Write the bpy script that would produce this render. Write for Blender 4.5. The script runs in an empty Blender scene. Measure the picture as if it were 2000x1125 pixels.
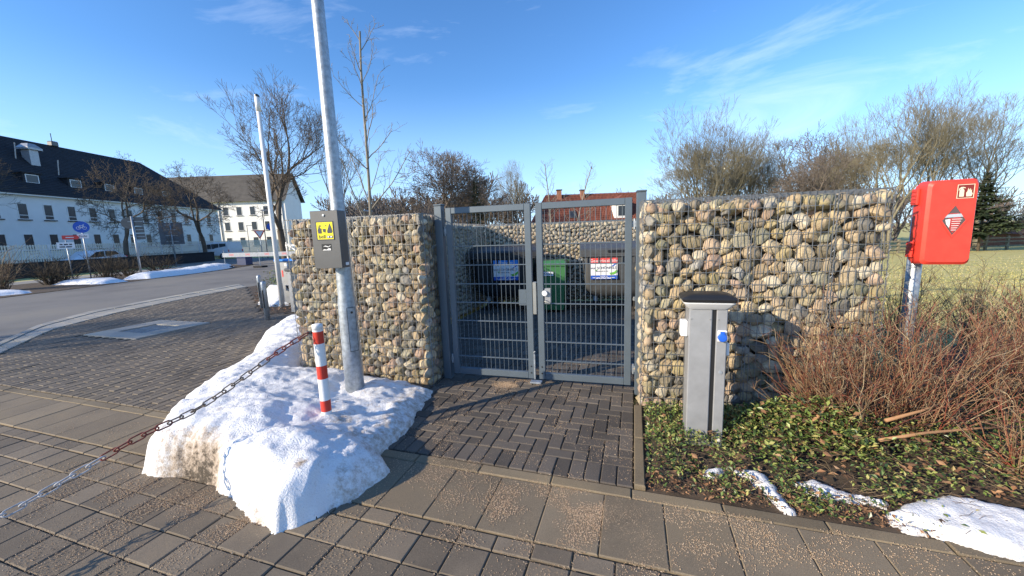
import bpy, math, random
from math import sin, cos, pi, radians as R
from mathutils import Vector, Matrix, noise, Quaternion

# ---------------------------------------------------------------- camera, sky, sun, exposure
scn = bpy.context.scene
col = scn.collection
CAM_H = 1.5657
PITCH, ROLL, FPX = R(8.0757), R(-2.026), 740.6
cam_d = bpy.data.cameras.new('camera'); cam = bpy.data.objects.new('camera', cam_d); col.objects.link(cam)
cam_d.sensor_fit = 'HORIZONTAL'; cam_d.sensor_width = 36.0; cam_d.lens = 36.0*FPX/2000.0
cam_d.clip_start = 0.05; cam_d.clip_end = 3000
cam.matrix_world = Matrix.Translation((0, 0, CAM_H)) @ Matrix.Rotation(pi/2-PITCH, 4, 'X') @ Matrix.Rotation(ROLL*-1, 4, 'Z').inverted()
scn.camera = cam

SUN_EL = R(21.5)
SUN_AZ = R(63.0)           # heading of the light, clockwise from straight ahead (+Y)
L = Vector((sin(SUN_AZ)*cos(SUN_EL), cos(SUN_AZ)*cos(SUN_EL), -sin(SUN_EL)))
world = bpy.data.worlds.new('World'); scn.world = world; world.use_nodes = True
wn, wl = world.node_tree.nodes, world.node_tree.links
bg = wn['Background']; sky = wn.new('ShaderNodeTexSky'); sky.sky_type = 'NISHITA'; sky.sun_disc = False
sky.sun_elevation = SUN_EL; sky.sun_rotation = math.atan2(-L.x, -L.y)
sky.altitude = 80; sky.air_density = 1.0; sky.dust_density = 0.1; sky.ozone_density = 1.6
# thin cirrus, laid out by direction in the sky
tc = wn.new('ShaderNodeTexCoord'); mp = wn.new('ShaderNodeMapping'); mp.inputs['Rotation'].default_value = (0, 0.25, R(-25)); mp.inputs['Scale'].default_value = (1.3, 2.2, 6.5); mp.inputs['Location'].default_value = (1.7, 0.4, 0.9)
wl.new(tc.outputs['Generated'], mp.inputs['Vector'])
nz = wn.new('ShaderNodeTexNoise'); nz.inputs['Scale'].default_value = 1.5; nz.inputs['Detail'].default_value = 7; nz.inputs['Roughness'].default_value = 0.62; nz.inputs['Distortion'].default_value = 0.5
wl.new(mp.outputs[0], nz.inputs['Vector'])
rmp = wn.new('ShaderNodeValToRGB'); rmp.color_ramp.elements[0].position = 0.55; rmp.color_ramp.elements[1].position = 0.88
rmp.color_ramp.elements[1].color = (0.34, 0.34, 0.34, 1)
wl.new(nz.outputs[0], rmp.inputs[0])
hs = wn.new('ShaderNodeHueSaturation'); hs.inputs['Saturation'].default_value = 1.18; hs.inputs['Value'].default_value = 1.0
wl.new(sky.outputs[0], hs.inputs['Color'])
mx = wn.new('ShaderNodeMixRGB'); mx.inputs[2].default_value = (7.5, 8.2, 9.0, 1)
sep = wn.new('ShaderNodeSeparateXYZ'); wl.new(tc.outputs['Generated'], sep.inputs[0])
hz = wn.new('ShaderNodeMapRange'); hz.interpolation_type = 'SMOOTHSTEP'; hz.inputs[1].default_value = 0.0; hz.inputs[2].default_value = 0.36; hz.inputs[3].default_value = 0.75; hz.inputs[4].default_value = 0.0
wl.new(sep.outputs[2], hz.inputs[0])
hm = wn.new('ShaderNodeMixRGB'); hm.inputs[2].default_value = (3.1, 4.7, 7.2, 1)
tint = wn.new('ShaderNodeMixRGB'); tint.blend_type = 'MULTIPLY'; tint.inputs[0].default_value = 1; tint.inputs[2].default_value = (0.78, 0.99, 1.24, 1)
wl.new(hs.outputs[0], tint.inputs[1]); wl.new(hz.outputs[0], hm.inputs[0]); wl.new(tint.outputs[0], hm.inputs[1])
wl.new(rmp.outputs[0], mx.inputs[0]); wl.new(hm.outputs[0], mx.inputs[1]); wl.new(mx.outputs[0], bg.inputs['Color'])
bg.inputs['Strength'].default_value = 0.142
sun_d = bpy.data.lights.new('sun', 'SUN'); sun = bpy.data.objects.new('sun', sun_d); col.objects.link(sun)
sun_d.energy = 5.0; sun_d.angle = R(0.55); sun_d.color = (1.0, 0.85, 0.64)
sun.rotation_euler = L.to_track_quat('-Z', 'Y').to_euler()
vs = scn.view_settings; vs.view_transform = 'Standard'; vs.look = 'None'; vs.exposure = 0.56; vs.gamma = 1.0; vs.use_curve_mapping = False
scn.cycles.use_denoising = True
scn.cycles.max_bounces = 6; scn.cycles.transparent_max_bounces = 8

rng = random.Random(7)

# ---------------------------------------------------------------- helpers
class MB:
    def __init__(s): s.v = []; s.f = []
    def quad(s, a, b, c, d):
        n = len(s.v); s.v += [tuple(a), tuple(b), tuple(c), tuple(d)]; s.f.append((n, n+1, n+2, n+3)); return s
    def poly(s, pts):
        n = len(s.v); s.v += [tuple(p) for p in pts]; s.f.append(tuple(range(n, n+len(pts)))); return s
    def box(s, x0, x1, y0, y1, z0, z1, M=None):
        p = [(x0,y0,z0),(x1,y0,z0),(x1,y1,z0),(x0,y1,z0),(x0,y0,z1),(x1,y0,z1),(x1,y1,z1),(x0,y1,z1)]
        if M is not None: p = [tuple(M @ Vector(q)) for q in p]
        n = len(s.v); s.v += p
        for q in ((0,3,2,1),(4,5,6,7),(0,1,5,4),(1,2,6,5),(2,3,7,6),(3,0,4,7)): s.f.append(tuple(n+i for i in q))
        return s
    def bbox(s, x0, x1, y0, y1, z0, z1, b=0.01, M=None):
        # box with chamfered edges on all sides
        c = ((x0+x1)/2, (y0+y1)/2, (z0+z1)/2); h = ((x1-x0)/2, (y1-y0)/2, (z1-z0)/2)
        b = min(b, h[0]*.9, h[1]*.9, h[2]*.9)
        idx = {}; n = len(s.v)
        for sx in (-1,1):
            for sy in (-1,1):
                for sz in (-1,1):
                    for ax in range(3):
                        q = [sx*(h[0]-(b if ax != 0 else 0)), sy*(h[1]-(b if ax != 1 else 0)), sz*(h[2]-(b if ax != 2 else 0))]
                        q = Vector((q[0]+c[0], q[1]+c[1], q[2]+c[2]))
                        if M is not None: q = M @ q
                        idx[(sx,sy,sz,ax)] = len(s.v); s.v.append(tuple(q))
        S = (-1,1)
        def face(ids, flip):
            s.f.append(tuple(reversed(ids)) if flip else tuple(ids))
        for q in S:
            face([idx[(q,-1,-1,0)], idx[(q,1,-1,0)], idx[(q,1,1,0)], idx[(q,-1,1,0)]], q < 0)
            face([idx[(-1,q,-1,1)], idx[(-1,q,1,1)], idx[(1,q,1,1)], idx[(1,q,-1,1)]], q < 0)
            face([idx[(-1,-1,q,2)], idx[(1,-1,q,2)], idx[(1,1,q,2)], idx[(-1,1,q,2)]], q < 0)
        for a in S:
            for d in S:
                fl = a*d < 0
                face([idx[(a,d,-1,0)], idx[(a,d,-1,1)], idx[(a,d,1,1)], idx[(a,d,1,0)]], fl)
                face([idx[(a,-1,d,0)], idx[(a,1,d,0)], idx[(a,1,d,2)], idx[(a,-1,d,2)]], fl)
                face([idx[(-1,a,d,1)], idx[(-1,a,d,2)], idx[(1,a,d,2)], idx[(1,a,d,1)]], fl)
        for a in S:
            for d in S:
                for e in S:
                    face([idx[(a,d,e,0)], idx[(a,d,e,1)], idx[(a,d,e,2)]], a*d*e < 0)
        return s
    def tube(s, pts, radii, n=6, cap=True):
        pts = [Vector(p) for p in pts]
        if not hasattr(radii, '__len__'): radii = [radii]*len(pts)
        base = len(s.v); up = None
        for i, p in enumerate(pts):
            d = (pts[min(i+1, len(pts)-1)]-pts[max(i-1, 0)])
            if d.length < 1e-9: d = Vector((0,0,1))
            d.normalize()
            if up is None:
                up = d.cross(Vector((0,0,1)) if abs(d.z) < .9 else Vector((1,0,0))).normalized()
            else:
                up = (up - d*up.dot(d))
                if up.length < 1e-6: up = d.orthogonal()
                up.normalize()
            w = d.cross(up); r = radii[i]
            for k in range(n):
                a = 2*pi*k/n
                q = p + up*(cos(a)*r) + w*(sin(a)*r); s.v.append((q.x, q.y, q.z))
        for i in range(len(pts)-1):
            for k in range(n):
                a = base+i*n+k; b = base+i*n+(k+1) % n
                s.f.append((a, b, b+n, a+n))
        if cap:
            s.f.append(tuple(base+k for k in reversed(range(n)))); e = base+(len(pts)-1)*n; s.f.append(tuple(e+k for k in range(n)))
        return s
    def lathe(s, prof, n=20, c=(0,0,0)):
        base = len(s.v)
        for r, z in prof:
            for k in range(n):
                a = 2*pi*k/n; s.v.append((c[0]+r*cos(a), c[1]+r*sin(a), c[2]+z))
        for i in range(len(prof)-1):
            for k in range(n):
                a = base+i*n+k; b = base+i*n+(k+1) % n; s.f.append((a, b, b+n, a+n))
        s.f.append(tuple(base+k for k in reversed(range(n)))); e = base+(len(prof)-1)*n; s.f.append(tuple(e+k for k in range(n)))
        return s
    def loft(s, rings):
        base = len(s.v); n = len(rings[0])
        for r in rings: s.v += [tuple(p) for p in r]
        for i in range(len(rings)-1):
            for k in range(n):
                a = base+i*n+k; b = base+i*n+(k+1) % n; s.f.append((a, b, b+n, a+n))
        s.f.append(tuple(base+k for k in reversed(range(n)))); e = base+(len(rings)-1)*n; s.f.append(tuple(e+k for k in range(n)))
        return s
    def prism(s, poly2, y0, y1, axis='y'):
        # extrude an outline (a,b) along an axis
        mk = {'y': lambda a, b, t: (a, t, b), 'x': lambda a, b, t: (t, a, b), 'z': lambda a, b, t: (a, b, t)}[axis]
        n = len(s.v); k = len(poly2)
        s.v += [mk(a, b, y0) for a, b in poly2]+[mk(a, b, y1) for a, b in poly2]
        s.f.append(tuple(n+i for i in range(k))); s.f.append(tuple(n+k+i for i in reversed(range(k))))
        for i in range(k): j = (i+1) % k; s.f.append((n+i, n+k+i, n+k+j, n+j))
        return s
    def add(s, other, M=None):
        n = len(s.v)
        s.v += other.v if M is None else [tuple(M @ Vector(q)) for q in other.v]
        s.f += [tuple(n+i for i in f) for f in other.f]; return s
    def mesh(s, name, mat=None, smooth=False):
        m = bpy.data.meshes.new(name); m.from_pydata(s.v, [], s.f)
        if mat: m.materials.append(mat)
        if smooth: m.polygons.foreach_set('use_smooth', [True]*len(m.polygons))
        m.update(); return m
    def build(s, name, mat, parent=None, smooth=False, M=None, recalc=True):
        m = s.mesh(name, mat, smooth)
        if recalc:
            import bmesh
            b = bmesh.new(); b.from_mesh(m); bmesh.ops.recalc_face_normals(b, faces=b.faces); b.to_mesh(m); b.free()
        return put(name, m, parent, M)

def put(name, mesh, parent=None, M=None):
    o = bpy.data.objects.new(name, mesh); col.objects.link(o)
    if M is not None: o.matrix_world = M
    if parent is not None: o.parent = parent
    return o
def tag(o, label=None, cat=None, group=None, kind=None):
    if label: o['label'] = label
    if cat: o['category'] = cat
    if group: o['group'] = group
    if kind: o['kind'] = kind
    return o
def thing(name, label, cat, loc=(0,0,0), rz=0, group=None, M=None):
    o = bpy.data.objects.new(name, None); col.objects.link(o); o.empty_display_size = .1
    o.location = loc; o.rotation_euler = (0, 0, rz)
    if M is not None: o.matrix_world = M
    return tag(o, label, cat, group)
def world_part(mb, name, mat, root, smooth=False, recalc=True):
    # geometry in world coordinates under a root that is only translated
    l = Vector(root.location); mb.v = [(x-l.x, y-l.y, z-l.z) for x, y, z in mb.v]
    return mb.build(name, mat, root, smooth, recalc=recalc)
def shade_auto(o, ang=35):
    m = o.data; m.polygons.foreach_set('use_smooth', [True]*len(m.polygons))
    try: m.set_sharp_from_angle(angle=R(ang))
    except Exception: pass
    return o

# ---------------------------------------------------------------- materials
def nodes(name):
    m = bpy.data.materials.new(name); m.use_nodes = True; nt = m.node_tree
    return m, nt.nodes, nt.links, nt.nodes['Principled BSDF']
def ramp(n, l, src, stops):
    r = n.new('ShaderNodeValToRGB'); e = r.color_ramp.elements
    while len(e) < len(stops): e.new(0.5)
    for i, (p, c) in enumerate(stops): e[i].position = p; e[i].color = (c[0], c[1], c[2], 1)
    l.new(src, r.inputs[0]); return r.outputs[0]
def mixc(n, l, fac, a, b, mode='MIX'):
    m = n.new('ShaderNodeMixRGB'); m.blend_type = mode
    for i, x in ((0, fac), (1, a), (2, b)):
        if isinstance(x, (int, float)): m.inputs[i].default_value = x
        elif isinstance(x, tuple): m.inputs[i].default_value = (x[0], x[1], x[2], 1)
        else: l.new(x, m.inputs[i])
    return m.outputs[0]
def tex(n, l, kind='noise', scale=5, detail=4, rough=.55, coord='Object', mapping=None, **kw):
    if coord == 'Position': src = n.new('ShaderNodeNewGeometry').outputs['Position']
    else: src = n.new('ShaderNodeTexCoord').outputs[coord]
    if mapping:
        mpn = n.new('ShaderNodeMapping'); mpn.inputs['Scale'].default_value = mapping; l.new(src, mpn.inputs[0]); src = mpn.outputs[0]
    if kind == 'noise':
        t = n.new('ShaderNodeTexNoise'); t.inputs['Detail'].default_value = detail; t.inputs['Roughness'].default_value = rough
    else:
        t = n.new('ShaderNodeTexVoronoi')
    t.inputs['Scale'].default_value = scale; l.new(src, t.inputs['Vector'])
    return t.outputs['Fac'] if kind == 'noise' else t.outputs['Distance']
def bump(n, l, bs, h, strength=.3, dist=.01):
    b = n.new('ShaderNodeBump'); b.inputs['Strength'].default_value = strength; b.inputs['Distance'].default_value = dist
    l.new(h, b.inputs['Height']); l.new(b.outputs[0], bs.inputs['Normal'])
def plain(name, c, rough=.6, metal=0, var=.15, scale=8, bmp=0, bscale=60, spec=None, coord='Object'):
    m, n, l, b = nodes(name)
    f = tex(n, l, 'noise', scale, 5, .6, coord)
    lo = tuple(x*(1-var) for x in c); hi = tuple(min(1, x*(1+var)) for x in c)
    l.new(ramp(n, l, f, [(.3, lo), (.7, hi)]), b.inputs['Base Color'])
    b.inputs['Roughness'].default_value = rough; b.inputs['Metallic'].default_value = metal
    if spec is not None: b.inputs['Specular IOR Level'].default_value = spec
    if bmp: bump(n, l, b, tex(n, l, 'noise', bscale, 4, .6, coord), bmp)
    return m

def stone_mat(name, island, gain=1.0):
    m, n, l, b = nodes(name)
    src = n.new('ShaderNodeNewGeometry').outputs['Random Per Island'] if island else n.new('ShaderNodeObjectInfo').outputs['Random']
    base = ramp(n, l, src, [(0, (.30,.22,.12)), (.14, (.42,.31,.17)), (.26, (.17,.155,.125)), (.38, (.48,.38,.23)), (.50, (.38,.24,.17)), (.62, (.22,.215,.15)), (.74, (.56,.49,.37)), (.84, (.36,.28,.12)), (.93, (.13,.12,.105)), (1, (.36,.35,.33))])
    if gain != 1: base = mixc(n, l, .38, base, (.60,.53,.40))  # blend towards cream paints the sunlit look into the stones
    hsn = n.new('ShaderNodeHueSaturation'); hsn.inputs['Saturation'].default_value = .80; hsn.inputs['Value'].default_value = 1.14; l.new(base, hsn.inputs['Color']); base = hsn.outputs[0]
    f1 = tex(n, l, 'noise', 9 if island else 14, 6, .65, 'Position')
    c = mixc(n, l, .75, base, ramp(n, l, f1, [(.25, (.45,.42,.38)), (.5, (.95,.92,.85)), (.75, (1.35,1.32,1.22))]), 'MULTIPLY')
    f2 = tex(n, l, 'noise', 5, 3, .6, 'Position')
    c = mixc(n, l, ramp(n, l, f2, [(.55, (0,0,0)), (.72, (.5,.5,.5))]), c, (.27,.25,.10))   # lichen
    f3 = tex(n, l, 'noise', 160, 2, .5, 'Position')
    c = mixc(n, l, ramp(n, l, f3, [(.58, (0,0,0)), (.7, (.35,.35,.35))]), c, (.10,.09,.08))
    l.new(c, b.inputs['Base Color']); b.inputs['Roughness'].default_value = .82
    bump(n, l, b, tex(n, l, 'noise', 45, 6, .7, 'Position'), .75, .014)
    return m

def paving_mat(name, c, grit=.5, var=.22, mottle=1.3, big=(1, 1, 1)):
    m, n, l, b = nodes(name)
    rnd = n.new('ShaderNodeObjectInfo').outputs['Random']
    isl = n.new('ShaderNodeNewGeometry').outputs['Random Per Island']
    ad = n.new('ShaderNodeMath'); ad.operation = 'ADD'; l.new(rnd, ad.inputs[0]); l.new(isl, ad.inputs[1])
    fr = n.new('ShaderNodeMath'); fr.operation = 'FRACT'; l.new(ad.outputs[0], fr.inputs[0])
    base = ramp(n, l, fr.outputs[0], [(0, tuple(x*(1-var) for x in c)), (.5, c), (1, tuple(x*(1+var) for x in c))])
    f1 = tex(n, l, 'noise', mottle, 6, .6, 'Position')
    cc = mixc(n, l, .8, base, ramp(n, l, f1, [(.28, (.52,.52,.53)), (.5, (1,1,1)), (.74, (1.32,1.28,1.15))]), 'MULTIPLY')
    f4 = tex(n, l, 'noise', 260, 3, .6, 'Position')
    cc = mixc(n, l, .6, cc, ramp(n, l, f4, [(.35, (.6,.6,.6)), (.6, (1.25,1.22,1.15))]), 'MULTIPLY')
    # thin veil of reddish grit dust lying in patches
    pm = tex(n, l, 'noise', 1.9, 4, .6, 'Position')
    sp = tex(n, l, 'voronoi', 120, coord='Position')
    spk = ramp(n, l, sp, [(.16, (1,1,1)), (.34, (0,0,0))])
    pmk = ramp(n, l, pm, [(.42, (0,0,0)), (.66, (grit,grit,grit))])
    cc = mixc(n, l, mixc(n, l, 1.0, spk, pmk, 'MULTIPLY'), cc, (.42,.30,.19))
    l.new(cc, b.inputs['Base Color'])
    b.inputs['Roughness'].default_value = .82
    bump(n, l, b, f4, .35, .004)
    return m

M = {}
M['stone'] = stone_mat('fieldstone', False)
M['stone_i'] = stone_mat('fieldstone_fill', True)
M['stone_p'] = stone_mat('fieldstone_sun_tone', True, 1.5)  # lighter copy of the fieldstone, with sunlight put into its colour
M['wire'] = plain('galvanised_wire', (.23,.24,.25), .5, .6, .1)
M['galv'] = plain('galvanised_steel', (.36,.40,.44), .45, .55, .32, 26, .08, 90)
M['light_block'] = plain('dark_light_block', (.07,.06,.05), .95)  # for the dark solid box added inside the gabions to block light
M['brick'] = paving_mat('dark_brick_paver', (.100,.087,.075), .40, .28)
M['drive'] = paving_mat('driveway_paver', (.145,.122,.094), .30, .22, .9)
M['slab'] = paving_mat('concrete_slab', (.200,.162,.112), .42, .16)
M['paver'] = paving_mat('grey_paver', (.170,.140,.104), .42, .22)
M['kerb'] = paving_mat('kerb_concrete', (.205,.165,.108), .5, .18)
M['conc'] = paving_mat('gutter_concrete', (.33,.32,.29), .1, .10, .5)
M['asphalt'] = paving_mat('asphalt', (.19,.18,.165), .05, .03, .35)
def joint_mat():
    m, n, l, b = nodes('joint_sand')
    f = tex(n, l, 'noise', 1.7, 4, .6, 'Position'); f2 = tex(n, l, 'noise', 60, 2, .6, 'Position')
    c = ramp(n, l, f, [(.40, (.07,.056,.038)), (.62, (.26,.19,.115))])
    c = mixc(n, l, .7, c, ramp(n, l, f2, [(.3, (.6,.6,.6)), (.7, (1.3,1.3,1.3))]), 'MULTIPLY')
    l.new(c, b.inputs['Base Color']); b.inputs['Roughness'].default_value = .95; return m
M['joint'] = joint_mat()
M['soil'] = plain('soil', (.075,.055,.038), .95, 0, .45, 6, .6, 40, coord='Position')
def grass_mat():
    m, n, l, b = nodes('winter_grass')
    f = tex(n, l, 'noise', .9, 8, .65, 'Position', mapping=(1, 1.6, 1)); f2 = tex(n, l, 'noise', 14, 5, .7, 'Position')
    c = ramp(n, l, f, [(.35, (.38,.37,.10)), (.52, (.54,.47,.17)), (.68, (.60,.51,.23))])
    c = mixc(n, l, .5, c, ramp(n, l, f2, [(.3, (.65,.66,.6)), (.7, (1.25,1.22,1.2))]), 'MULTIPLY')
    l.new(c, b.inputs['Base Color']); b.inputs['Roughness'].default_value = .95
    bump(n, l, b, f2, .25, .04); return m
M['grass'] = grass_mat()
M['gate'] = plain('anthracite_paint', (.105,.135,.165), .42, .2, .08, 5)
M['gate_grey'] = plain('zinc_lockcase', (.30,.31,.30), .5, .5, .12)
M['white'] = plain('white_paint', (.78,.78,.77), .5, 0, .05)
M['red'] = plain('red_paint', (.62,.045,.025), .45, 0, .12)
M['black'] = plain('black_plastic', (.018,.019,.021), .35, 0, .15)
M['rubber'] = plain('rubber', (.02,.02,.02), .8)
M['blackbin'] = plain('anthracite_plastic', (.028,.030,.034), .42, 0, .2)
M['greybin'] = plain('grey_plastic', (.075,.078,.08), .5, 0, .2)
M['greenbin'] = plain('green_plastic', (.045,.17,.060), .45, 0, .15)
M['paper'] = plain('label_white', (.80,.81,.82), .5, 0, .02)
M['blue'] = plain('label_blue', (.02,.10,.50), .5, 0, .05)
M['lblue'] = plain('label_light_blue', (.03,.25,.72), .5, 0, .05)
M['lred'] = plain('label_red', (.70,.06,.05), .5, 0, .05)
M['lgreen'] = plain('label_green', (.16,.48,.06), .5, 0, .05)
M['ink'] = plain('ink_dark', (.03,.04,.07), .6, 0, .05)
M['yellow'] = plain('sticker_yellow', (.86,.74,.01), .4, 0, .04)
M['alu'] = plain('aluminium_panel', (.36,.37,.385), .38, .35, .13, 7)
M['dgrey'] = plain('dispenser_paint', (.115,.117,.12), .42, .35, .10, 6)
M['collar'] = plain('white_collar', (.62,.63,.64), .35, 0, .04)
M['socket'] = plain('socket_blue', (.02,.12,.62), .35, 0, .05)
M['redbox'] = plain('red_polyethylene', (.70,.055,.035), .45, 0, .14, 9, .06, 120)
M['darkred'] = plain('sign_maroon', (.20,.02,.015), .5)
M['cream'] = plain('sign_cream', (.72,.68,.50), .5)
def glass_mat(name, c, rough=.08):
    m, n, l, b = nodes(name); b.inputs['Base Color'].default_value = (*c, 1); b.inputs['Roughness'].default_value = rough
    b.inputs['Specular IOR Level'].default_value = .6; return m
M['pane'] = glass_mat('window_glass', (.030,.036,.045), .25)
M['carglass'] = glass_mat('car_glass', (.02,.03,.04), .05)
M['carwhite'] = plain('car_paint_white', (.72,.73,.74), .3, 0, .03)
M['render'] = plain('white_render', (.80,.80,.79), .9, 0, .05, .6, .1, 20, coord='Position')
M['plinth'] = plain('grey_plinth', (.16,.17,.19), .9, 0, .1, 1)
def tile_mat(name, c, sx, sz):
    m, n, l, b = nodes(name)
    f = tex(n, l, 'noise', 1.1, 5, .6, 'Position'); f2 = tex(n, l, 'noise', 9, 4, .7, 'Position')
    cc = ramp(n, l, f, [(.3, tuple(x*.75 for x in c)), (.7, tuple(x*1.25 for x in c))])
    cc = mixc(n, l, .6, cc, ramp(n, l, f2, [(.3, (.6,.6,.6)), (.7, (1.3,1.3,1.3))]), 'MULTIPLY')
    l.new(cc, b.inputs['Base Color']); b.inputs['Roughness'].default_value = .8; return m
M['slate'] = tile_mat('dark_roof_tile', (.022,.023,.028), 1, 1)
M['slate2'] = tile_mat('grey_roof_tile', (.085,.078,.07), 1, 1)
M['redtile'] = tile_mat('red_roof_tile', (.18,.058,.036), 1, 1)
M['brickwall'] = plain('brick_chimney', (.30,.13,.08), .9, 0, .25, 6)
M['bark'] = plain('bark_brown', (.12,.095,.07), .95, 0, .35, 3)
M['bark_l'] = plain('bark_olive', (.20,.18,.125), .95, 0, .35, 3)
M['bark_y'] = plain('bark_pale', (.24,.215,.175), .9, 0, .25, 3)
M['bark_m'] = plain('bark_reddish', (.15,.125,.108), .95, 0, .3, 3)
M['needle'] = plain('spruce_needles', (.022,.045,.022), .9, 0, .4, 2)
M['needle2'] = plain('pine_needles', (.05,.075,.03), .9, 0, .4, 2)
def isl_mat(name, stops, rough=.6, trans=0):
    m, n, l, b = nodes(name)
    src = n.new('ShaderNodeNewGeometry').outputs['Random Per Island']
    l.new(ramp(n, l, src, stops), b.inputs['Base Color']); b.inputs['Roughness'].default_value = rough
    return m
M['stem'] = isl_mat('dogwood_stem', [(0, (.10,.034,.026)), (.28, (.26,.075,.042)), (.45, (.18,.115,.065)), (.65, (.31,.19,.10)), (.82, (.22,.16,.10)), (1, (.50,.39,.24))], .65)
M['stem_d'] = isl_mat('bramble_stem', [(0, (.06,.04,.03)), (.6, (.15,.10,.06)), (1, (.28,.21,.11))], .8)
M['leaf'] = isl_mat('periwinkle_leaf', [(0, (.028,.05,.018)), (.3, (.07,.125,.03)), (.6, (.16,.22,.05)), (.85, (.32,.34,.10)), (.93, (.28,.20,.08)), (1, (.40,.40,.14))], .38)
M['dead'] = isl_mat('dead_leaf', [(0, (.07,.042,.025)), (.4, (.16,.085,.045)), (.7, (.30,.15,.07)), (1, (.42,.26,.14))], .8)
M['grain'] = isl_mat('grit_grain', [(0, (.30,.20,.12)), (.5, (.44,.31,.20)), (1, (.56,.44,.31))], .9)
M['hedge'] = isl_mat('hedge_twigs', [(0, (.02,.017,.012)), (.6, (.05,.038,.025)), (1, (.10,.075,.04))], .9)
def snow_mat():
    m, n, l, b = nodes('old_snow')
    geo = n.new('ShaderNodeNewGeometry'); sep = n.new('ShaderNodeSeparateXYZ'); l.new(geo.outputs['Position'], sep.inputs[0])
    col_a = n.new('ShaderNodeAttribute'); col_a.attribute_name = 'dirt'
    f = tex(n, l, 'noise', 22, 7, .75, 'Position'); f2 = tex(n, l, 'noise', 90, 3, .6, 'Position')
    mul = n.new('ShaderNodeMath'); mul.operation = 'MULTIPLY_ADD'
    l.new(f, mul.inputs[0]); mul.inputs[1].default_value = 1.9
    sub = n.new('ShaderNodeMath'); sub.operation = 'SUBTRACT'; l.new(col_a.outputs['Fac'], sub.inputs[0]); sub.inputs[1].default_value = .95; l.new(sub.outputs[0], mul.inputs[2])
    m1 = n.new('ShaderNodeMapRange'); m1.inputs[1].default_value = .14; m1.inputs[2].default_value = .62; m1.inputs[4].default_value = .8; l.new(mul.outputs[0], m1.inputs[0])
    c = mixc(n, l, m1.outputs[0], (.83,.84,.85), (.34,.235,.135))
    m2 = n.new('ShaderNodeMapRange'); m2.inputs[1].default_value = .66; m2.inputs[2].default_value = .95; l.new(mul.outputs[0], m2.inputs[0])
    c = mixc(n, l, m2.outputs[0], c, (.06,.045,.03))
    l.new(c, b.inputs['Base Color']); b.inputs['Roughness'].default_value = .75
    ad = n.new('ShaderNodeMath'); ad.operation = 'ADD'; l.new(f, ad.inputs[0]); l.new(f2, ad.inputs[1])
    bump(n, l, b, ad.outputs[0], .6, .014); return m
M['snow'] = snow_mat()

def text_mb(s, size):
    cu = bpy.data.curves.new('lettering', 'FONT'); cu.body = s; cu.size = size; cu.align_x = 'CENTER'; cu.align_y = 'CENTER'; cu.resolution_u = 3
    o = bpy.data.objects.new('lettering', cu); col.objects.link(o)
    dg = bpy.context.evaluated_depsgraph_get(); me = bpy.data.meshes.new_from_object(o.evaluated_get(dg))
    mb = MB(); mb.v = [tuple(v.co) for v in me.vertices]; mb.f = [tuple(p.vertices) for p in me.polygons]
    bpy.data.objects.remove(o); bpy.data.curves.remove(cu); bpy.data.meshes.remove(me)
    return mb
def flat(mb, x, z, y):
    # flat XY drawing stood up to face -Y at (x, y, z)
    mb.v = [(x+a, y, z+b) for a, b, c in mb.v]; return mb

# ---------------------------------------------------------------- paving frame
O2 = Vector((0.708, 2.15)); ES = Vector((.951, -.309)); ET = Vector((.309, .951)); PYAW = math.atan2(ES.y, ES.x)
def P(s, t, z=0): q = O2+ES*s+ET*t; return Vector((q.x, q.y, z))
def to_st(x, y): d = Vector((x, y))-O2; return d.dot(ES), d.dot(ET)
def inside(x, y, poly):
    c = False; j = len(poly)-1
    for i in range(len(poly)):
        xi, yi = poly[i]; xj, yj = poly[j]
        if (yi > y) != (yj > y) and x < (xj-xi)*(y-yi)/(yj-yi)+xi: c = not c
        j = i
    return c
def sheet(name, poly, z, mat, kind='structure'):
    mb = MB(); mb.poly([(x, y, z) for x, y in poly]); o = mb.build(name, mat, recalc=False)
    if o.data.polygons[0].normal.z < 0: o.data.flip_normals()
    return tag(o, kind=kind)

# ---------------------------------------------------------------- terrain, road
def sm(a, b, x): x = max(0, min(1, (x-a)/(b-a))); return x*x*(3-2*x)
def gz(x, y): return -.07 - .048*max(0, y-5)*sm(4, 12, x)
def terrain():
    xs = [-600,-300,-150,-90,-60,-40,-30,-20,-10,-5,0,2,4,6,8,10,12,14,17,20,25,30,40,60,90,150,300,600]
    ys = [-300,-100,-40,-15,-5,0,3,5,7,9,12,15,18,22,26,30,34,40,50,70,110,200,400,1200]
    mb = MB()
    for y in ys:
        for x in xs:
            z = gz(x, min(y, 60)); mb.v.append((x, y, z))
    nx = len(xs)
    for j in range(len(ys)-1):
        for i in range(nx-1): a = j*nx+i; mb.f.append((a, a+1, a+nx+1, a+nx))
    return tag(mb.build('ground', M['grass'], smooth=True, recalc=False), kind='structure')
terrain()
road_poly = [(-18,-14),(-7.0,3.5),(-8.2,5.6),(-9.9,7.9),(-10.5,9.6),(-10.55,14.2),(-9.5,13.95),(-4.2,12.0),(-4.0,24),(6,26),(6,37),(-30,42),(-60,46),(-60,40),(-19.4,29),(-18.2,24.5),(-18,16)]
sheet('road', road_poly, -.035, M['asphalt'])
gin = [(-7.0,4.55),(-8.05,5.78),(-9.2,7.4),(-9.7,9.2),(-9.78,11.5),(-9.7,13.8)]
gout = [(-7.75,4.9),(-8.75,6.15),(-10.1,7.9),(-10.72,9.5),(-10.78,11.7),(-10.7,14.8)]
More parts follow.
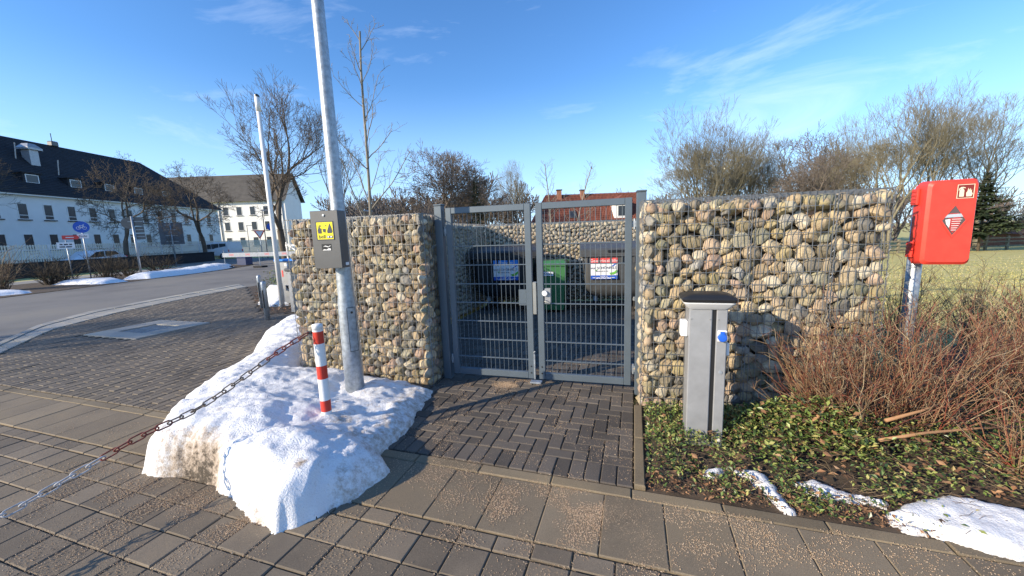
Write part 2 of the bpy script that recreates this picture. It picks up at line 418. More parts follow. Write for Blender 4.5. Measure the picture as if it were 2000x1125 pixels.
def gutter():
    # kerb-and-channel: a strip of concrete gutter stones beside the asphalt, each piece its own stone
    base = sheet('gutter', gin+gout[::-1], -.02, M['joint'])
    def at(pl, u):
        i = min(int(u), len(pl)-2); f = u-i; a, b = pl[i], pl[i+1]; return (a[0]+(b[0]-a[0])*f, a[1]+(b[1]-a[1])*f)
    n = 22
    for k in range(n):
        u0, u1 = 5*k/n+.006, 5*(k+1)/n-.006
        for w0, w1 in ((.0, .30), (.32, .68), (.70, 1.0)):
            q = []
            for u, w in ((u0, w0), (u1, w0), (u1, w1), (u0, w1)):
                a, b = at(gin, u), at(gout, u); q.append((a[0]+(b[0]-a[0])*w, a[1]+(b[1]-a[1])*w))
            mb = MB(); z = 0.0 if w0 == .32 else .012
            mb.poly([(x, y, z) for x, y in q]); 
            for i in range(4): a, b = q[i], q[(i+1) % 4]; mb.quad((*a, -.03), (*b, -.03), (*b, z), (*a, z))
            mb.build('gutter_stone', M['conc'], base)
gutter()

# pavers ---------------------------------------------------------------------
def brick_mesh(name, lx, ly, mat, h=.05, c=.006):
    # chamfered block, top at z = 0, centred
    mb = MB(); x, y = lx/2, ly/2
    r0 = [(-x,-y,-h),(x,-y,-h),(x,y,-h),(-x,y,-h)]; r1 = [(a,b,-c) for a, b, _ in r0]; r2 = [(-x+c,-y+c,0),(x-c,-y+c,0),(x-c,y-c,0),(-x+c,y-c,0)]
    n = 0; mb.v = r0+r1+r2
    for i in range(4):
        j = (i+1) % 4; mb.f += [(i, j, 4+j, 4+i), (4+i, 4+j, 8+j, 8+i)]
    mb.f.append((8, 9, 10, 11)); return mb
def place_bricks(base, name, spots, lx, ly, mat, limit=300, fill_name='paver_field', hh=.05):
    """spots: (x, y, rot) - the nearest `limit` become objects of their own, the rest one mesh"""
    spots = sorted(spots, key=lambda q: q[0]**2+q[1]**2)
    proto = brick_mesh(name, lx, ly, mat, hh); me = proto.mesh(name, mat)
    r = random.Random(5)
    for x, y, a in spots[:limit]:
        o = put(name, me, base); o.location = (x, y, r.uniform(-.0035, .0025)); o.rotation_euler = (r.uniform(-.006,.006), r.uniform(-.006,.006), a+r.uniform(-.008,.008))
    if len(spots) > limit:
        mb = MB()
        for x, y, a in spots[limit:]:
            mb.add(proto, Matrix.Translation((x, y, r.uniform(-.004,.003))) @ Matrix.Rotation(a, 4, 'Z') @ Matrix.Rotation(r.uniform(-.006,.006), 4, 'X'))
        tag(mb.build(fill_name, mat, base, recalc=False), kind='stuff')

# walls first (needed for footprints)
RL, RR = Vector((1.106,3.185)), Vector((2.789,2.797)); LR, LL = Vector((-.867,3.851)), Vector((-2.464,4.226))
GL, GR = Vector((-.606,4.061)), Vector((1.075,3.586)); GD = (GR-GL).normalized(); GN = Vector((-GD.y, GD.x))
def G(u, w=0, z=0): q = GL+GD*u+GN*w; return Vector((q.x, q.y, z))

court = [tuple(P(-2.04,-.02)[:2]), tuple(P(0,-.02)[:2]), tuple(P(.0,1.4)[:2]), (1.75,4.3), (3.6,4.0), (4.6,8.3), (-.4,8.75), (-1.95,4.5), tuple(P(-2.04,1.3)[:2])]
court_base = sheet('court_paving', court, -.018, M['joint'])
def herring(poly, step=.1, gap=.006):
    # blocks of two laid this way and that, as in the photo, with a soldier row along the front
    out = []; half = []
    for i in range(-24, 60):
        for j in range(0, 80):
            pass
    return out
sp_l = []; sp_t = []
b = .1015
# soldier course along the front edge and along the right edge
for k in range(21):
    s = -b*(k+.5); q = P(s, -.02+.1); sp_t.append((q.x, q.y, PYAW+pi/2))
rows_t0 = -.02+2*b
# herringbone: 2x1 blocks on a grid of b x b
grid = {}
def cell_ok(i, j):
    q = P(-b*(i+.5), rows_t0+b*(j+.5)); return inside(q.x, q.y, court)
for j in range(0, 70):
    for i in range(-46, 40):
        if (i+j) % 4 == 0:      # lying: covers (i,j),(i+1,j)
            if cell_ok(i, j) and cell_ok(i+1, j):
                q = P(-b*(i+1), rows_t0+b*(j+.5)); sp_l.append((q.x, q.y, PYAW))
        if (i+j) % 4 == 2:      # standing: covers (i,j),(i,j+1)
            if cell_ok(i, j) and cell_ok(i, j+1):
                q = P(-b*(i+.5), rows_t0+b*(j+1)); sp_t.append((q.x, q.y, PYAW+pi/2))
half = []
for j in range(0, 70):
    for i in range(-46, 40):
        if not cell_ok(i, j): continue
        c4 = (i+j) % 4
        full = {0: (i+1, j), 1: (i-1, j), 2: (i, j+1), 3: (i, j-1)}[c4]
        if j == 0 and c4 == 3 or not cell_ok(*full): q = P(-b*(i+.5), rows_t0+b*(j+.5)); half.append((q.x, q.y, PYAW))
place_bricks(court_base, 'half_brick', half, .0955, .0955, M['brick'], 60, 'half_brick_field')
# herringbone tiling check: standing block (i,j),(i,j+1) with i+j = 2 mod 4, lying (i,j),(i+1,j) with i+j = 0 mod 4
place_bricks(court_base, 'brick', [(x, y, a) for x, y, a in sp_l+sp_t], .196/1.0, .0955, M['brick'], 300, 'brick_field')

tag_kerb = sheet('kerb_strip', [tuple(P(-13,-.135)[:2]), tuple(P(6,-.135)[:2]), tuple(P(6,-.025)[:2]), tuple(P(-13,-.025)[:2])], -.0165, M['joint'])
me = brick_mesh('kerb_stone', .485, .088, M['kerb'], .1, .007).mesh('kerb_stone', M['kerb'])
for k in range(-26, 12):
    q = P(.49*k+.235, -.078); o = put('kerb_stone', me, tag_kerb); o.location = (q.x, q.y, rng.uniform(-.003,.003)); o.rotation_euler = (0, 0, PYAW+rng.uniform(-.004,.004))
slab_base = sheet('slab_path', [tuple(P(-13,-.59)[:2]), tuple(P(6,-.59)[:2]), tuple(P(6,-.135)[:2]), tuple(P(-13,-.135)[:2])], -.0155, M['joint'])
me = brick_mesh('slab', .3210, .449, M['slab'], .08, .005).mesh('slab', M['slab'])
for k in range(-38, 18):
    q = P(.325*k+.0, -.355); o = put('slab', me, slab_base); o.location = (q.x, q.y, rng.uniform(-.002,.002)); o.rotation_euler = (rng.uniform(-.004,.004), rng.uniform(-.004,.004), PYAW+rng.uniform(-.003,.003))
edge_base = sheet('edging_row', [tuple(P(-13,-.69)[:2]), tuple(P(6,-.69)[:2]), tuple(P(6,-.59)[:2]), tuple(P(-13,-.59)[:2])], -.0145, M['joint'])
me = brick_mesh('edging_stone', .193, .094, M['paver'], .08, .005).mesh('edging_stone', M['paver'])
for k in range(-60, 28):
    q = P(.1995*k+.02, -.642); o = put('edging_stone', me, edge_base); o.location = (q.x, q.y, rng.uniform(-.003,.003)); o.rotation_euler = (0, 0, PYAW+rng.uniform(-.006,.006))
front_base = sheet('paved_forecourt', [tuple(P(-13,-6)[:2]), tuple(P(6,-6)[:2]), tuple(P(6,-.69)[:2]), tuple(P(-13,-.69)[:2])], -.0135, M['joint'])
spots = []
for j in range(0, 14):
    for k in range(-52, 18):
        q = P(.1995*k+.02+(.0 if j % 1 == 0 else .1), -.70-.09-.183*j)
        d = math.hypot(q.x, q.y)
        if q.y > -.6 and abs(q.x) < 8: spots.append((q.x, q.y, PYAW))
place_bricks(front_base, 'paver', [q for q in spots if q[1] > .9 and abs(q[0])/max(q[1], .01) < 2.4], .1945, .1775, M['paver'], 300, 'paver_field')
mb = MB(); pr = brick_mesh('paver', .1925, .1745, M['paver'])
for q in spots:
    if not (q[1] > .9 and abs(q[0])/max(q[1], .01) < 2.4): mb.add(pr, Matrix.Translation((q[0], q[1], rng.uniform(-.004,.003))) @ Matrix.Rotation(q[2], 4, 'Z'))
tag(mb.build('paver_apron', M['paver'], front_base, recalc=False), kind='stuff')
# driveway
drive = [tuple(P(-2.04,-.02)[:2]), tuple(P(-9.4,-.02)[:2]), (-7.0,4.55),(-8.05,5.78),(-9.2,7.4),(-9.7,9.2),(-9.78,11.5),(-9.7,13.8),(-6.9,10.05),(-5.55,8.3),(-4.2,8.3),(-3.1,6.9),(-2.5,4.5),(-1.95,4.4),tuple(P(-2.04,1.3)[:2])]
drive_base = sheet('driveway', drive, -.0145, M['joint'])
spots = []
plate_c = Vector((-7.02, 7.18)); pl_e = Vector((.87,.49))
def plate_in(x, y, m=0):
    d = Vector((x, y))-plate_c; return abs(d.dot(ES)) < .75+m and abs(d.dot(ET)) < .62+m
for j in range(0, 60):
    for k in range(0, 125):
        s = -2.09-.101*k; t = -.02+.1+.201*j+(.1005 if k % 2 else 0)
        q = P(s, t)
        if inside(q.x, q.y, drive) and not plate_in(q.x, q.y, .05): spots.append((q.x, q.y, PYAW+pi/2))
half = []
for k in range(1, 92, 2):
    q = P(-2.09-.101*k, -.02+.049)
    if inside(*P(-2.09-.101*k, .0)[:2], drive): half.append((q.x, q.y, PYAW+pi/2))
place_bricks(drive_base, 'half_brick', half, .096, .0955, M['drive'], 100)
place_bricks(drive_base, 'brick', spots, .195, .0955, M['drive'], 300, 'brick_field')
# edging kerb between court bricks and planting bed
ek = tag(MB().build('bed_edging', M['kerb']) if False else put('bed_edging', brick_mesh('bed_edging', .065, .56, M['kerb'], .2, .006).mesh('bed_edging', M['kerb'])), kind='structure')
q = P(.037, .26); ek.location = (q.x, q.y, .022); ek.rotation_euler = (0, 0, PYAW)
o = put('edging_stone', ek.data, ek); o.location = (0, .565, 0)

# drain plate in the driveway
dp = thing('drain_cover', 'square concrete drain surround with a sunken metal grate in the brick driveway', 'drain cover', (plate_c.x, plate_c.y, 0), PYAW)
mb = MB()
for x0, x1, y0, y1 in ((-.74,.74,-.61,-.3),(-.74,.74,.3,.61),(-.74,-.36,-.298,.298),(.36,.74,-.298,.298)): mb.box(x0, x1, y0, y1, -.05, .012)
mb.build('surround', M['conc'], dp)
mb = MB().box(-.36,.36,-.3,.3,-.06,-.035); mb.build('grate_tray', M['galv'], dp)
for k in range(9):
    x = -.32+.08*k; MB().box(x-.012, x+.012, -.297, .297, -.034, -.006).build('grate_bar', M['galv'], dp)

# soil sheets
sheet('planting_bed', [tuple(P(.07,-.03)[:2]), tuple(P(7,-.03)[:2]), (9,3.4), (6.2,4.9), (3.4,3.6), (2.95,3.3), (1.1,3.3)], -.012, M['soil'])
sheet('island_bed', [(-5.55,8.32),(-4.3,8.34),(-3.7,8.0),(-3.4,10.5),(-4.3,12.3),(-9.6,14.2),(-9.7,13.82),(-6.9,10.07)], -.008, M['soil'])
sheet('verge_bed', [(-18.02,4),(-18.02,24),(-19.5,28.6),(-24,30),(-23.6,4)], -.02, M['soil'])
sheet('footpath', [(-23.65,4),(-24,30),(-26.2,30.4),(-25.9,4)], -.012, M['conc'])

# ---------------------------------------------------------------- gabion walls
def ico(sub=2):
    import bmesh
    bm = bmesh.new(); bmesh.ops.create_icosphere(bm, subdivisions=sub, radius=1); 
    v = [v.co.copy() for v in bm.verts]; f = [tuple(x.index for x in p.verts) for p in bm.faces]; bm.free(); return v, f
ICO2, ICO1 = ico(3), ico(2)
def stone_shape(seed, src):
    r = random.Random(seed); off = Vector((r.uniform(-50,50), r.uniform(-50,50), r.uniform(-50,50))); out = []
    pl = [(Vector((r.gauss(0,1), r.gauss(0,1), r.gauss(0,1))).normalized(), r.uniform(.58,.90)) for _ in range(10)]
    for v in src[0]:
        d = 1+.22*noise.noise(v*.9+off)+.09*noise.noise(v*2.4+off)+.03*noise.noise(v*6+off)
        q = v*d
        for nrm, h in pl:      # worn facets
            k = q.dot(nrm)-h
            if k > 0: q = q-nrm*k*.92
        out.append(q)
    return out, src[1]
STONES = [stone_shape(100+i, ICO2) for i in range(22)]
STONES_LO = [stone_shape(300+i, ICO1) for i in range(10)]
STONE_ME = []
for i, (v, f) in enumerate(STONES):
    mb = MB(); mb.v = [tuple(q) for q in v]; mb.f = f; me = mb.mesh('stone', M['stone'], True); me.set_sharp_from_angle(angle=R(24)); STONE_ME.append(me)
def pack(w, h, r0, r1, seed, n=None, iters=70, edge=.4):
    """relaxed packing of discs in a w x h panel -> (x, z, r)"""
    import numpy as np
    g = np.random.default_rng(seed); area = 0; rad = []
    while (area < w*h*1.0) if n is None else (len(rad) < n):
        r = r0+(r1-r0)*g.random()**1.5; rad.append(r); area += math.pi*r*r
    rad = np.array(rad); m = len(rad)
    p = np.stack([g.random(m)*w, g.random(m)*h], 1)
    for it in range(iters):
        d = p[:, None]-p[None]; dist = np.sqrt((d**2).sum(-1))+np.eye(m)*9+1e-6
        ov = np.clip(rad[:, None]+rad[None]-dist, 0, None)
        p += (d/dist[..., None]*ov[..., None]).sum(1)*.32
        p[:, 0] = np.clip(p[:, 0], rad*.7, w-rad*.7); p[:, 1] = np.clip(p[:, 1], rad*.6, h-rad*1.02)
    return [(p[i, 0], p[i, 1], rad[i]) for i in range(m)]
def face_matrix(A, d2):
    # local x along the face, y into the wall, z up
    x = Vector((d2.x, d2.y, 0)); y = Vector((-d2.y, d2.x, 0))
    return Matrix(((x.x, y.x, 0, A.x), (x.y, y.y, 0, A.y), (0, 0, 1, 0), (0, 0, 0, 1)))
def wire_panel(mb, w, h, sx=.05, sz=.1, r=.0020, x0=0, z0=0):
    k = 0
    n = round(w/sx)
    for i in range(n+1):
        x = x0+w*i/n; mb.box(x-r, x+r, -2*r, 0, z0-.01, z0+h+.008)
    n = round(h/sz)
    for i in range(n+1):
        z = z0+h*i/n; mb.box(x0-.006, x0+w+.006, 0.0, 2*r, z-r, z+r)
    return mb
def stone_T(x, z, r, rr, depth0):
    a = rr.uniform(.95, 1.42); sx, sz, sy = r*a*1.03, r/a*1.16, r*rr.uniform(.8, 1.05)
    e = (rr.uniform(-.3,.3), rr.uniform(-.75,.75) if rr.random() < .8 else rr.uniform(-1.5,1.5), rr.uniform(-.3,.3))
    T = Matrix.Translation((x, depth0+sy*.93+rr.uniform(0,.012), z))
    Rm = Matrix.Rotation(e[1], 4, 'Y') @ Matrix.Rotation(e[0], 4, 'X') @ Matrix.Rotation(e[2], 4, 'Z')
    return T @ Rm @ Matrix.Diagonal((sx, sy, sz, 1)) @ Matrix.Rotation(rr.uniform(0,6.28), 4, 'Y')
def stone_fill(mb, F, w, h, r0, r1, depth, seed, iters=40):
    rr = random.Random(seed)
    for x, z, r in pack(w, h, r0, r1, seed, iters=iters):
        v, f = STONES_LO[rr.randrange(len(STONES_LO))]; T = F @ stone_T(x, z, r, rr, depth); n = len(mb.v)
        mb.v += [tuple(T @ q) for q in v]; mb.f += [tuple(n+i for i in q) for q in f]
H_WALL = 1.8
def gabion(name, A, B, thick, label, seed, r0, r1, side=None, joints=(), n_obj=300):
    w = (B-A).length; d2 = (B-A).normalized(); F = face_matrix(A, d2)
    root = thing(name, label, 'gabion wall', M=F)
    rr = random.Random(seed)
    st = pack(w, H_WALL, r0, r1, seed)
    main = sorted(st, key=lambda q: -q[2])[:n_obj-(40 if side else 0)]; rest = [q for q in st if q not in main]
    for x, z, r in main:
        o = put('stone', STONE_ME[rr.randrange(len(STONE_ME))], root); o.matrix_basis = stone_T(x, z, r, rr, .004)
    small = MB()
    for x, z, r in rest:
        v, f = STONES_LO[rr.randrange(len(STONES_LO))]; T = stone_T(x, z, r, rr, .006); n = len(small.v)
        small.v += [tuple(T @ q) for q in v]; small.f += [tuple(n+i for i in q) for q in f]
    I4 = Matrix.Identity(4)
    stone_fill(small, I4, w, H_WALL-.03, .04, .062, .085, seed+1)
    # top layer and back seen from elsewhere
    stone_fill(small, Matrix.Translation((0, 0.02, H_WALL-.02)) @ Matrix.Rotation(-pi/2, 4, 'X') , w, thick-.04, .045, .065, .01, seed+2, 30)
    stone_fill(small, Matrix.Translation((w, thick, 0)) @ Matrix.Rotation(pi, 4, 'Z'), w, H_WALL, .045, .065, .006, seed+3, 30)
    if side:
        S = (Matrix.Translation((w, 0, 0)) @ Matrix.Rotation(pi/2, 4, 'Z')) if side == 'right' else (Matrix.Translation((0, thick, 0)) @ Matrix.Rotation(-pi/2, 4, 'Z'))
        ss = pack(thick, H_WALL, r0, r1, seed+7)
        for i, (x, z, r) in enumerate(sorted(ss, key=lambda q: -q[2])):
            if i < 40: o = put('stone', STONE_ME[rr.randrange(len(STONE_ME))], root); o.matrix_basis = S @ stone_T(x, z, r, rr, .004)
            else:
                v, f = STONES_LO[rr.randrange(len(STONES_LO))]; T = S @ stone_T(x, z, r, rr, .004); n = len(small.v)
                small.v += [tuple(T @ q) for q in v]; small.f += [tuple(n+i for i in q) for q in f]
    tag(small.build('stone_fill', M['stone_i'], root, True, recalc=False), kind='stuff')
    MB().box(.09, w-.09, .15, thick-.13, .0, H_WALL-.13).build('light_block', M['light_block'], root)  # added box, keeps light from passing between the stones
    p = MB(); wire_panel(p, w, H_WALL); p.build('wire_front', M['wire'], root, recalc=False)
    p = MB()
    for S in (Matrix.Translation((w, 0, 0)) @ Matrix.Rotation(pi/2, 4, 'Z'), Matrix.Translation((0, thick, 0)) @ Matrix.Rotation(-pi/2, 4, 'Z')):
        q = MB(); wire_panel(q, thick, H_WALL); p.add(q, S)
    p.build('wire_end', M['wire'], root, recalc=False)
    q = MB(); wire_panel(q, w, thick); p = MB(); p.add(q, Matrix.Translation((0, 0, H_WALL+.004)) @ Matrix.Rotation(-pi/2, 4, 'X'))
    p.build('wire_lid', M['wire'], root, recalc=False)
    p = MB(); q = MB(); wire_panel(q, w, H_WALL); p.add(q, Matrix.Translation((w, thick, 0)) @ Matrix.Rotation(pi, 4, 'Z')); p.build('wire_back', M['wire'], root, recalc=False)
    p = MB()
    for x in (0.0, w)+tuple(joints):       # spiral binders at the cage seams
        pts = [(x+.008*cos(k*1.2), -.006+.008*sin(k*1.2), k*.0125) for k in range(int(H_WALL/.0125))]
        p.tube(pts, .0018, 3, False)
    for x in joints:
        for dx in (-.011, .011): p.box(x+dx-.0022, x+dx+.0022, -.006, -.0015, 0, H_WALL+.008)
    p.build('seam_binder', M['wire'], root, recalc=False)
    return root
gabion('gabion_wall', RL, RR, .42, 'front gabion wall of large field stones right of the gate, behind the pedestal', 11, .045, .078, 'left', (.80, 1.37))
gabion('gabion_wall', LL, LR, .42, 'front gabion wall of field stones left of the gate, behind the lamp post', 23, .040, .068, 'right', (.80,))
def plain_gabion(A, B, thick, label, seed, back=False):
    w = (B-A).length; F = face_matrix(A, (B-A).normalized()); root = thing('gabion_wall', label, 'gabion wall', M=F)
    mb = MB(); stone_fill(mb, Matrix.Identity(4), w, H_WALL, .042, .066, .004, seed, 30)
    stone_fill(mb, Matrix.Identity(4), w, H_WALL, .05, .066, .08, seed+4, 20)
    stone_fill(mb, Matrix.Translation((0, .02, H_WALL-.02)) @ Matrix.Rotation(-pi/2, 4, 'X'), w, thick-.04, .05, .066, .01, seed+2, 20)
    if back: stone_fill(mb, Matrix.Translation((w, thick, 0)) @ Matrix.Rotation(pi, 4, 'Z'), w, H_WALL, .05, .068, .004, seed+5, 20)
    tag(mb.build('stone_fill', M['stone_p'], root, True, recalc=False), kind='stuff')
    MB().box(.07, w-.07, .14, thick-.1, 0, H_WALL-.12).build('light_block', M['light_block'], root)
    p = MB(); wire_panel(p, w, H_WALL); p.build('wire_front', M['wire'], root, recalc=False)
    q = MB(); wire_panel(q, w, thick); p = MB(); p.add(q, Matrix.Translation((0, 0, H_WALL+.004)) @ Matrix.Rotation(-pi/2, 4, 'X')); p.build('wire_lid', M['wire'], root, recalc=False)
plain_gabion(Vector((-.58,8.78)), Vector((4.4,8.45)), .42, 'rear gabion wall of sunlit-toned stones behind the waste containers', 41)
plain_gabion(Vector((-1.93,4.66)), Vector((-.56,8.80)), .42, 'shaded side gabion wall running back behind the left gate leaf', 57, True)

# ---------------------------------------------------------------- gate
GM4 = Matrix(((GD.x, GN.x, 0, GL.x), (GD.y, GN.y, 0, GL.y), (0, 0, 1, 0), (0, 0, 0, 1)))   # local x along gate, y to the rear
def gate_leaf(u0, u1, label, hinge_left):
    root = thing('gate_leaf', label, 'gate', M=GM4, group='leaves of the double gate')
    z0, z1, fw = .055, 1.862, .064
    MB().bbox(u0, u0+fw, -.025, .02, z0, z1, .004).build('stile', M['gate'], root)
    MB().bbox(u1-fw, u1, -.025, .02, z0, z1, .004).build('stile', M['gate'], root)
    MB().bbox(u0+fw+.0005, u1-fw-.0005, -.024, .019, z1-.064, z1-.001, .004).build('top_rail', M['gate'], root)
    MB().bbox(u0+fw+.0005, u1-fw-.0005, -.024, .019, z0+.001, z0+.07, .004).build('bottom_rail', M['gate'], root)
    i0, i1 = u0+fw, u1-fw; n = round((i1-i0)/.05)
    bar = MB(); bar.tube([(0,0,z0+.068), (0,0,z1-.062)], .003, 6); me = bar.mesh('upright_bar', M['gate'], False)
    for k in range(n):
        x = i0+(k+.5)*(i1-i0)/n; o = put('upright_bar', me, root); o.location = (x, -.003, 0)
    hb = MB(); 
    for y in (-.0105, .0045): hb.box(i0-.002, i1+.002, y-.004, y+.004, -.004, .004)
    me = hb.mesh('cross_bar', M['gate'])
    for k in range(8): o = put('cross_bar', me, root); o.location = (0, 0, 1.657-.2*k)
    for zz in (.12, .19):
        x = u1-fw/2 if hinge_left else u0+fw/2
        t = MB().tube([(x,-.0255,zz), (x,-.029,zz)], .008, 8); t.build('bolt', M['black'], root)
    x = u0-.02 if hinge_left else u1+.02
    for zz in (.22, 1.62):
        h = MB().bbox(x-.028, x+.028, -.012, .012, zz-.03, zz+.03, .004); h.tube([(x,-.002,zz-.05), (x,-.002,zz+.05)], .011, 10); h.build('hinge', M['galv'], root)
    return root
lv = gate_leaf(-.065, .850, 'left gate leaf of anthracite bar mesh, half in shadow', True)
rv = gate_leaf(.900, 1.812, 'right gate leaf of anthracite bar mesh with the door handle', False)
MB().bbox(.855, .895, -.035, .012, .745, 1.08, .006).build('lock_strike', M['gate_grey'], lv)
MB().bbox(.70, .786, -.006, .006, .83, 1.0, .012).build('guard_plate', M['gate'], lv)  # dark gate paint stands in for the shadow on this plate
mb = MB().bbox(.845, .862, -.03, -.01, .05, .33, .003); mb.tube([(.853,-.03,.33), (.853,-.045,.35), (.868,-.045,.36)], .006, 6); mb.bbox(.80, .92, -.04, .03, .005, .022, .003); mb.build('drop_bolt', M['galv'], lv)
mb = MB().bbox(.964, 1.04, -.012, .008, .85, 1.015, .012); hp = mb.build('handle_plate', M['alu'], rv)
mb = MB().lathe([(.001,0),(.026,.004),(.030,.016),(.026,.03),(.001,.036)], 14); mb.v = [(x+.978, -.012-z, y+.965) for x, y, z in mb.v]; shade_auto(mb.build('knob', M['white'], hp))
mb = MB().tube([(.985,-.012,.885), (.985,-.05,.885), (1.0,-.055,.885), (1.035,-.055,.87)], [.011,.010,.010,.009], 8); shade_auto(mb.build('lever', M['gate_grey'], hp))
def gate_post(u, w, z1, label):
    root = thing('gate_post', label, 'gate post', M=GM4, group='gate posts')
    MB().bbox(u-.042, u+.042, w-.042, w+.042, -.02, z1, .005).build('post', M['gate'], root)
    MB().bbox(u-.046, u+.046, w-.046, w+.046, z1+.001, z1+.018, .005).build('cap', M['gate'], root)
    return root
gate_post(-.137, -.01, 1.885, 'anthracite steel gate post against the left gabion wall, in shade')
gate_post(1.888, -.03, 1.90, 'sunlit anthracite steel gate post against the right gabion wall')

# ---------------------------------------------------------------- waste containers
def add_label(root, parent, x, z, y, w, h, head, headmat):
    lab = flat_box(x, z, y, w, h, M['paper'], 'label_sheet', parent)
    e = .0025
    def strip(z0, z1, mat, nm): mb = MB().quad((x-w/2, y-e, z0), (x+w/2, y-e, z0), (x+w/2, y-e, z1), (x-w/2, y-e, z1)); return mb.build(nm, mat, parent, recalc=False)
    strip(z+h*.26, z+h/2, headmat, 'label_header'); strip(z-h/2, z-h*.32, M['blue'], 'label_footer')
    flat(text_mb(head, h*.2), x, z+h*.375, y-2*e).build('lettering', M['paper'], parent, recalc=False)
    flat(text_mb('von SCHÖNFELS', h*.165), x-.02*w, z+h*.03, y-2*e).build('lettering', M['ink'], parent, recalc=False)
    sp_ = MB()
    for k, (x0, x1) in enumerate(((-.30,-.22),(-.205,-.10),(-.085,-.02),(0,.05),(.07,.15))): sp_.quad((x+x0*w, y-2*e, z-h*.135), (x+x1*w, y-2*e, z-h*.135), (x+x1*w, y-2*e, z-h*.105), (x+x0*w, y-2*e, z-h*.105))
    tag(sp_.build('small_print', M['ink'], parent, recalc=False), kind='stuff')
    sp_ = MB()
    for zz, seg in ((-.375, ((-.14,-.04),(-.02,.05),(.07,.13))), (-.43, ((-.42,-.30),(-.28,-.15),(-.13,.02),(.04,.2),(.22,.40))), (-.47, ((-.3,-.2),(-.18,-.05),(-.03,.1),(.12,.28)))):
        for x0, x1 in seg: sp_.quad((x+x0*w, y-2*e, z+h*(zz-.012)), (x+x1*w, y-2*e, z+h*(zz-.012)), (x+x1*w, y-2*e, z+h*(zz+.012)), (x+x0*w, y-2*e, z+h*(zz+.012)))
    tag(sp_.build('small_print', M['paper'], parent, recalc=False), kind='stuff')
    g = MB(); pts = [(.20,-.20),(.24,-.29),(.34,-.29),(.48,-.20),(.5,-.1),(.46,-.06),(.38,-.16),(.28,-.19)]
    g.poly([(x+a*w, y-2.4*e, z+b_*h) for a, b_ in pts]); g.build('swoosh_mark', M['lgreen'], parent, recalc=False)
    g = MB(); g.poly([(x+a*w, y-2.4*e, z+b_*h) for a, b_ in [(.28,.12),(.33,.1),(.46,.22),(.43,.25)]]); g.build('swoosh_mark', M['blue'], parent, recalc=False)
    g = MB(); g.poly([(x+a*w, y-2.2*e, z+b_*h) for a, b_ in [(-.36,-.05),(-.30,-.11),(-.20,-.02),(-.30,-.07)]]); g.build('swoosh_mark', M['lgreen'], parent, recalc=False)
def flat_box(x, z, y, w, h, mat, name, parent):
    return MB().box(x-w/2, x+w/2, y, y+.004, z-h/2, z+h/2).build(name, mat, parent)
def container(loc, rz, body_mat, lid_mat, label, head, headmat, lab_x):
    root = thing('waste_container', label, 'waste container', (*loc, 0), rz, 'four-wheeled waste containers in the court')
    W, D = 1.30, 1.0; n = 0
    def ring(z, w, d, r=.09):
        pts = []
        for cx, cy, a0 in ((w/2-r, d-r, 0), (-w/2+r, d-r, 90), (-w/2+r, r, 180), (w/2-r, r, 270)):
            for k in range(4): a = R(a0+30*k); pts.append((cx+r*cos(a), cy+r*sin(a), z))
        return pts
    mb = MB(); rings = [(.30, .86, .64, .18), (.34, 1.0, .74, .13), (.45, 1.13, .84, .06), (.75, 1.20, .92, .02), (1.10, 1.26, 1.0, 0)]
    R_ = [[(x, y+dy, z) for x, y, z in ring(z, w, d)] for z, w, d, dy in rings]
    mb.loft(R_); shade_auto(mb.build('body', body_mat, root), 30)
    MB().bbox(-.66, .66, -.035, 1.03, 1.08, 1.125, .012).build('rim', lid_mat, root)
    mb = MB()      # stepped lid with a rise to the back
    prof = [(-.03,1.126),(-.03,1.215),(.02,1.245),(.30,1.30),(.75,1.35),(1.02,1.30),(1.03,1.126)]
    mb.prism([(a, b_) for a, b_ in prof], -.67, .67, 'x'); lid = mb.build('lid', lid_mat, root)
    MB().bbox(-.16, .16, -.05, -.031, 1.165, 1.21, .006).build('lid_grip', M['black'], lid)
    for k in range(6):
        x = -.54+.216*k; MB().bbox(x-.012, x+.012, -.018, .06, .96, 1.08, .004).build('rib', body_mat, root)
    for sx in (-1, 1):
        t = MB().tube([(sx*.60,.5,1.0), (sx*.70,.5,1.0)], .03, 10); t.build('trunnion', M['galv'], root)
        mb = MB().tube([(sx*.662,.06,1.06), (sx*.675,-.02,1.04), (sx*.675,-.02,.80), (sx*.63,.06,.78)], .014, 6); mb.build('side_handle', M['black'], root)
    for sx in (-1, 1):
        for yy in (.26, .76):
            wv = MB().tube([(sx*.38-.025,yy,.1), (sx*.38+.025,yy,.1)], .1, 14); wh = wv.build('wheel', M['rubber'], root)
            MB().bbox(sx*.38-.04, sx*.38+.04, yy-.05, yy+.05, .19, .31, .01).build('caster', M['galv'], wh)
    add_label(root, root, lab_x, .86, -.003, .5, .40, head, headmat)
    return root
container((-.16, 7.52), R(-10), M['blackbin'], M['blackbin'], 'shaded black waste container with a blue-headed paper label, behind the left gate leaf', 'Altpapier', M['lblue'], .05)
container((1.98, 7.12), R(-10), M['greybin'], M['greybin'], 'grey waste container with a red-headed label, behind the right gate leaf', 'Gewerbeabfälle', M['lred'], -.23)
